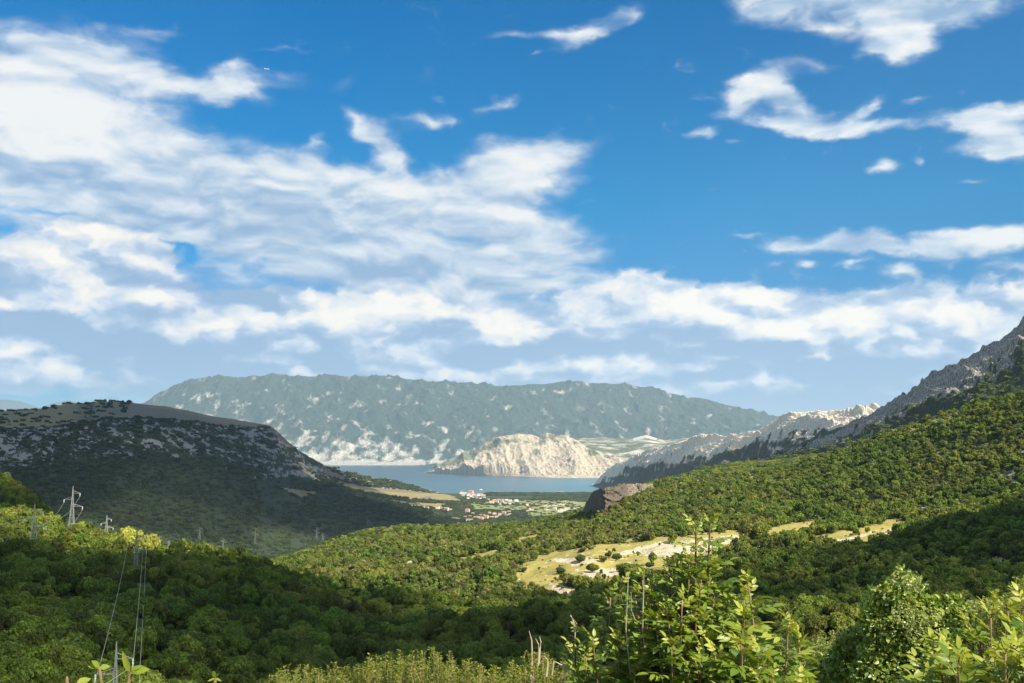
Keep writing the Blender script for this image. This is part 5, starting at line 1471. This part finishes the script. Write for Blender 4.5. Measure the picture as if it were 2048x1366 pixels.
rng = np.random.default_rng(21)
foot = world_pt(1830, 1366, 8.2); foot.z -= 2.6
vs_ = plant('vine_clad_shrub', foot, 'tall shrub overgrown with small-leaved vine and pale blossom, rising to a spire at the right', 'shrub')
VB = [(1801, 1142, 9), (1806, 1155, 12), (1812, 1180, 32), (1795, 1205, 42), (1822, 1222, 45), (1790, 1262, 62), (1850, 1275, 68), (1905, 1262, 55), (1960, 1262, 55), (1745, 1300, 52, .3), (1700, 1335, 50, .4), (1850, 1345, 85), (1650, 1345, 34, .6), (2010, 1248, 42), (1930, 1340, 80), (1770, 1355, 66), (1985, 1222, 22), (1745, 1245, 24), (1880, 1225, 30), (1905, 1215, 26), (1700, 1290, 30, .3), (1850, 1215, 26), (1770, 1190, 20)]
leaf_cloud(vs_, 'foliage', VB, 8.0, 26000, .036, M_VINE, rng)
leaf_cloud(vs_, 'blossom', [(1793, 1160, 14), (1825, 1163, 18), (1848, 1172, 9), (1805, 1228, 22), (1838, 1240, 20), (1868, 1232, 14), (1952, 1215, 16), (1972, 1225, 12), (1925, 1222, 8), (1825, 1268, 14), (1942, 1206, 7)], 7.75, 1100, .018, M_BLOOM, rng, thick=.5)
stems_to(vs_, 'stem', foot, [(1801, 1135), (1815, 1180), (1760, 1250), (1890, 1240), (1960, 1240), (1720, 1310), (2010, 1235), (1850, 1290)], 8.1, rng, .03)

def shoots(name, label, foot_px, depth, tips, seed, group, n_leaf=80, leaf=.021, length=.34, mat=None, cat='shrub', spread=9):
    """a shrub of many upright shoots with tiny leaves"""
    rng = np.random.default_rng(seed)
    foot = world_pt(foot_px, 1366, depth); foot.z -= 1.6
    root = plant(name, foot, label, cat, group)
    bm = bmesh.new(); P, D, Nn, L, T = [], [], [], [], []
    ft = np.array(foot)
    for (px, py, cnt) in tips:
        for _ in range(cnt):
            dep = depth + rng.uniform(-.5, .5)
            tip = np.array(world_pt(px + rng.normal(0, spread), py - 12 + abs(rng.normal(0, 9)), dep))
            bs_ = tip - np.array([rng.normal(0, .05), rng.normal(0, .05), length * rng.uniform(.7, 1.3)]) + (ft - tip) * np.array([.08, .05, 0])
            tube(bm, [tuple(ft + (bs_ - ft) * .2), tuple(bs_), tuple(tip)], [.006, .004, .0012], 4)
            t_ = rng.random(n_leaf) ** .8
            a = rng.uniform(0, 6.28, n_leaf)
            o_ = np.stack([np.cos(a), np.sin(a), rng.uniform(.1, .8, n_leaf)], 1)
            P.append(bs_ + (tip - bs_) * t_[:, None] + o_ * rng.uniform(.004, .03, (n_leaf, 1)) * (1.2 - t_)[:, None] * 1.6)
            D.append(o_); Nn.append(np.stack([-np.cos(a) * .5, -np.sin(a) * .5, np.ones(n_leaf)], 1) + rng.normal(0, .4, (n_leaf, 3)))
            L.append(leaf * rng.uniform(.6, 1.2, n_leaf)); T.append(np.clip(rng.normal(.35, .15, n_leaf) + .35 * t_, 0, 1))
    P, D, Nn, L, T = map(np.concatenate, (P, D, Nn, L, T))
    child(root, 'stem', mesh_from(bm, 'stem', M_STEM, True))
    child(root, 'foliage', batch_mesh('foliage', leaf_batch(P, D, Nn, L, L * .55, T, .1), mat or M_SHRUB))
    return root
def skyline(a, b, pts, step=9, cnt=2, down=(0, 18, 38)):
    xs = np.arange(a, b, step)
    ys = np.interp(xs, *zip(*pts))
    return [(x_, y_ + d_, cnt) for x_, y_ in zip(xs, ys) for d_ in down]
top_pts = [(540, 1362), (565, 1348), (600, 1338), (640, 1345), (665, 1333), (690, 1345), (730, 1325), (755, 1318), (785, 1312), (810, 1325), (835, 1310), (858, 1303), (880, 1318), (900, 1312), (925, 1328), (950, 1330), (990, 1345), (1030, 1335), (1060, 1312), (1090, 1308), (1120, 1330), (1160, 1320), (1200, 1345)]
G_ = 'yellow green shrubs along the bottom edge'
shoots('low_shrub', 'yellow green small-leaved shrub at the left end of the bottom row', 610, 9.0, skyline(545, 690, top_pts), 31, G_)
shoots('low_shrub', 'yellow green small-leaved shrub second from the left in the bottom row', 760, 9.2, skyline(690, 815, top_pts), 32, G_)
shoots('low_shrub', 'tallest yellow green small-leaved shrub in the middle of the bottom row', 860, 9.0, skyline(815, 930, top_pts), 33, G_)
shoots('low_shrub', 'lowest yellow green small-leaved shrub right of the middle of the bottom row', 990, 8.8, skyline(930, 1030, top_pts), 34, G_)
shoots('low_shrub', 'yellow green shrub with bare twigs just left of the leafy saplings', 1090, 8.6, skyline(1030, 1190, top_pts, cnt=2), 35, G_)
shoots('low_shrub', 'small dark green shrub between the slender sapling and the vine-clad shrub', 1650, 9.5, skyline(1545, 1720, [(1545, 1320), (1580, 1310), (1620, 1295), (1650, 1275), (1690, 1262), (1720, 1250)], cnt=2, down=(0, 20, 45, 70)), 36, None, mat=M_VINE)
shoots('low_shrub', 'thin-leaved shrub at the right edge behind the large-leaved bush', 2030, 7.0, skyline(1960, 2080, [(1960, 1205), (1990, 1188), (2015, 1192), (2040, 1168), (2080, 1160)], cnt=2, down=(0, 16, 35)), 37, None, mat=M_SHRUB)

# needle-leaved sprays left of the spire
rng = np.random.default_rng(44)
foot = world_pt(1745, 1366, 8.8); foot.z -= 2.2
yp = plant('young_pine', foot, 'young pine with upright bright needle tufts left of the vine-clad shrub', 'pine')
bm = bmesh.new(); P, D, Nn, L, T = [], [], [], [], []
for (px, py) in [(1742, 1168), (1762, 1178), (1782, 1158), (1772, 1172), (1728, 1190), (1736, 1208), (1708, 1244), (1695, 1258), (1752, 1190), (1790, 1172), (1722, 1262), (1760, 1210)]:
    tip = np.array(world_pt(px, py + 14, 8.6)); bs_ = tip - np.array([.02, 0, .22])
    tube(bm, [tuple(foot), tuple((np.array(foot) + bs_) / 2), tuple(bs_), tuple(tip)], [.02, .013, .006, .004], 5)
    k = 150; t_ = rng.random(k); a = rng.uniform(0, 6.28, k)
    P.append(bs_ + (tip - bs_) * t_[:, None]); dd = np.stack([np.cos(a) * .55, np.sin(a) * .55, np.ones(k) * 1.1], 1); D.append(dd)
    Nn.append(rng.normal(size=(k, 3))); L.append(rng.uniform(.05, .085, k)); T.append(rng.random(k))
P, D, Nn, L, T = map(np.concatenate, (P, D, Nn, L, T))
child(yp, 'stem', mesh_from(bm, 'stem', M_STEM)); child(yp, 'foliage', batch_mesh('foliage', leaf_batch(P, D, Nn, L, np.full(len(L), .0045), T, .05), M_NEED))

# sprigs at the lower left, close to the lens
def sprig(label, depth, stem, leaves, seed):
    rng = np.random.default_rng(seed)
    foot = world_pt(stem[0][0], 1366, depth); foot.z -= .5
    root = plant('leafy_sprig', foot, label, 'sprig')
    bm = bmesh.new()
    pts = [tuple(foot)] + [tuple(world_pt(a, b, depth)) for a, b in stem]
    tube(bm, pts, [.0036] * (len(pts) - 1) + [.0022], 8)
    P, D, Nn, L, Wd, T = [], [], [], [], [], []
    for (ax, ay, bx, by, w_) in leaves:
        a = np.array(world_pt(ax, ay, depth)); b = np.array(world_pt(bx, by, depth + rng.uniform(-.04, .02)))
        P.append(a); D.append(b - a); L.append(np.linalg.norm(b - a)); Wd.append(w_ * depth / F * 1.6); Nn.append(UP * .8 + np.array([0, -.9, 0]) + rng.normal(0, .1, 3)); T.append(rng.uniform(.5, .95))
    child(root, 'stem', mesh_from(bm, 'stem', M_STEM, True))
    child(root, 'leaf', batch_mesh('leaf', leaf_batch(np.array(P), np.array(D), np.array(Nn), np.array(L), np.array(Wd), np.array(T), .1), M_ASH))
sprig('blurred sprig with three bright leaves, left one of the pair at the bottom', 2.4, [(202, 1366), (199, 1338), (198, 1334)], [(198, 1335, 176, 1332, 6), (198, 1334, 184, 1321, 8), (199, 1336, 221, 1332, 8)], 1)
sprig('blurred sprig with a tall upright leaf before the low pylon', 2.4, [(258, 1366), (262, 1346), (261, 1340)], [(259, 1344, 244, 1304, 8), (262, 1341, 277, 1335, 8), (264, 1344, 299, 1337, 11), (262, 1340, 286, 1330, 6), (262, 1346, 275, 1345, 4)], 2)
sprig('small sprig with five narrow leaves at the bottom left of centre', 2.6, [(430, 1366), (431, 1358), (431, 1353)], [(431, 1354, 422, 1340, 6), (431, 1356, 415, 1362, 4), (431, 1354, 437, 1347, 4), (431, 1358, 445, 1361, 5)], 3)
sprig('single large leaf rising from the bottom edge at the far left', 2.3, [(152, 1375), (155, 1368), (156, 1366)], [(154, 1368, 182, 1355, 12)], 4)
sprig('pinkish bud at the bottom edge, farthest left', 2.4, [(135, 1372), (134, 1362), (134, 1353)], [(134, 1366, 133, 1352, 4)], 5)
sprig('pair of leaf tips at the bottom edge between the two left sprigs', 2.3, [(292, 1380), (291, 1372), (290, 1368)], [(290, 1370, 302, 1364, 9), (290, 1370, 283, 1362, 7), (236, 1372, 242, 1358, 6)], 6)

# bare twigs
def twigs(label, depth, lst):
    foot = world_pt(lst[0][0], 1366, depth); foot.z -= .8
    root = plant('bare_twig', foot, label, 'twig')
    bm = bmesh.new()
    for ax, ay, bx, by in lst:
        a, b = world_pt(ax, ay, depth), world_pt(bx, by, depth)
        tube(bm, [tuple(foot.lerp(a, .9)), a, a.lerp(b, .5) + Vector((.008, 0, 0)), b], [.006, .005, .004, .002], 5)
    child(root, 'branch', mesh_from(bm, 'branch', M_DRY))
twigs('bare pale twigs standing out of the yellow green shrub left of the saplings', 7.6, [(1064, 1300, 1058, 1262), (1078, 1300, 1071, 1277), (1080, 1296, 1079, 1273), (1062, 1350, 1066, 1362), (1096, 1325, 1088, 1312), (1108, 1322, 1138, 1340)])
twigs('thin bare twig crossing the edge of the left ash sapling', 5.6, [(1150, 1264, 1141, 1230), (1148, 1318, 1131, 1290), (1131, 1335, 1116, 1330)])
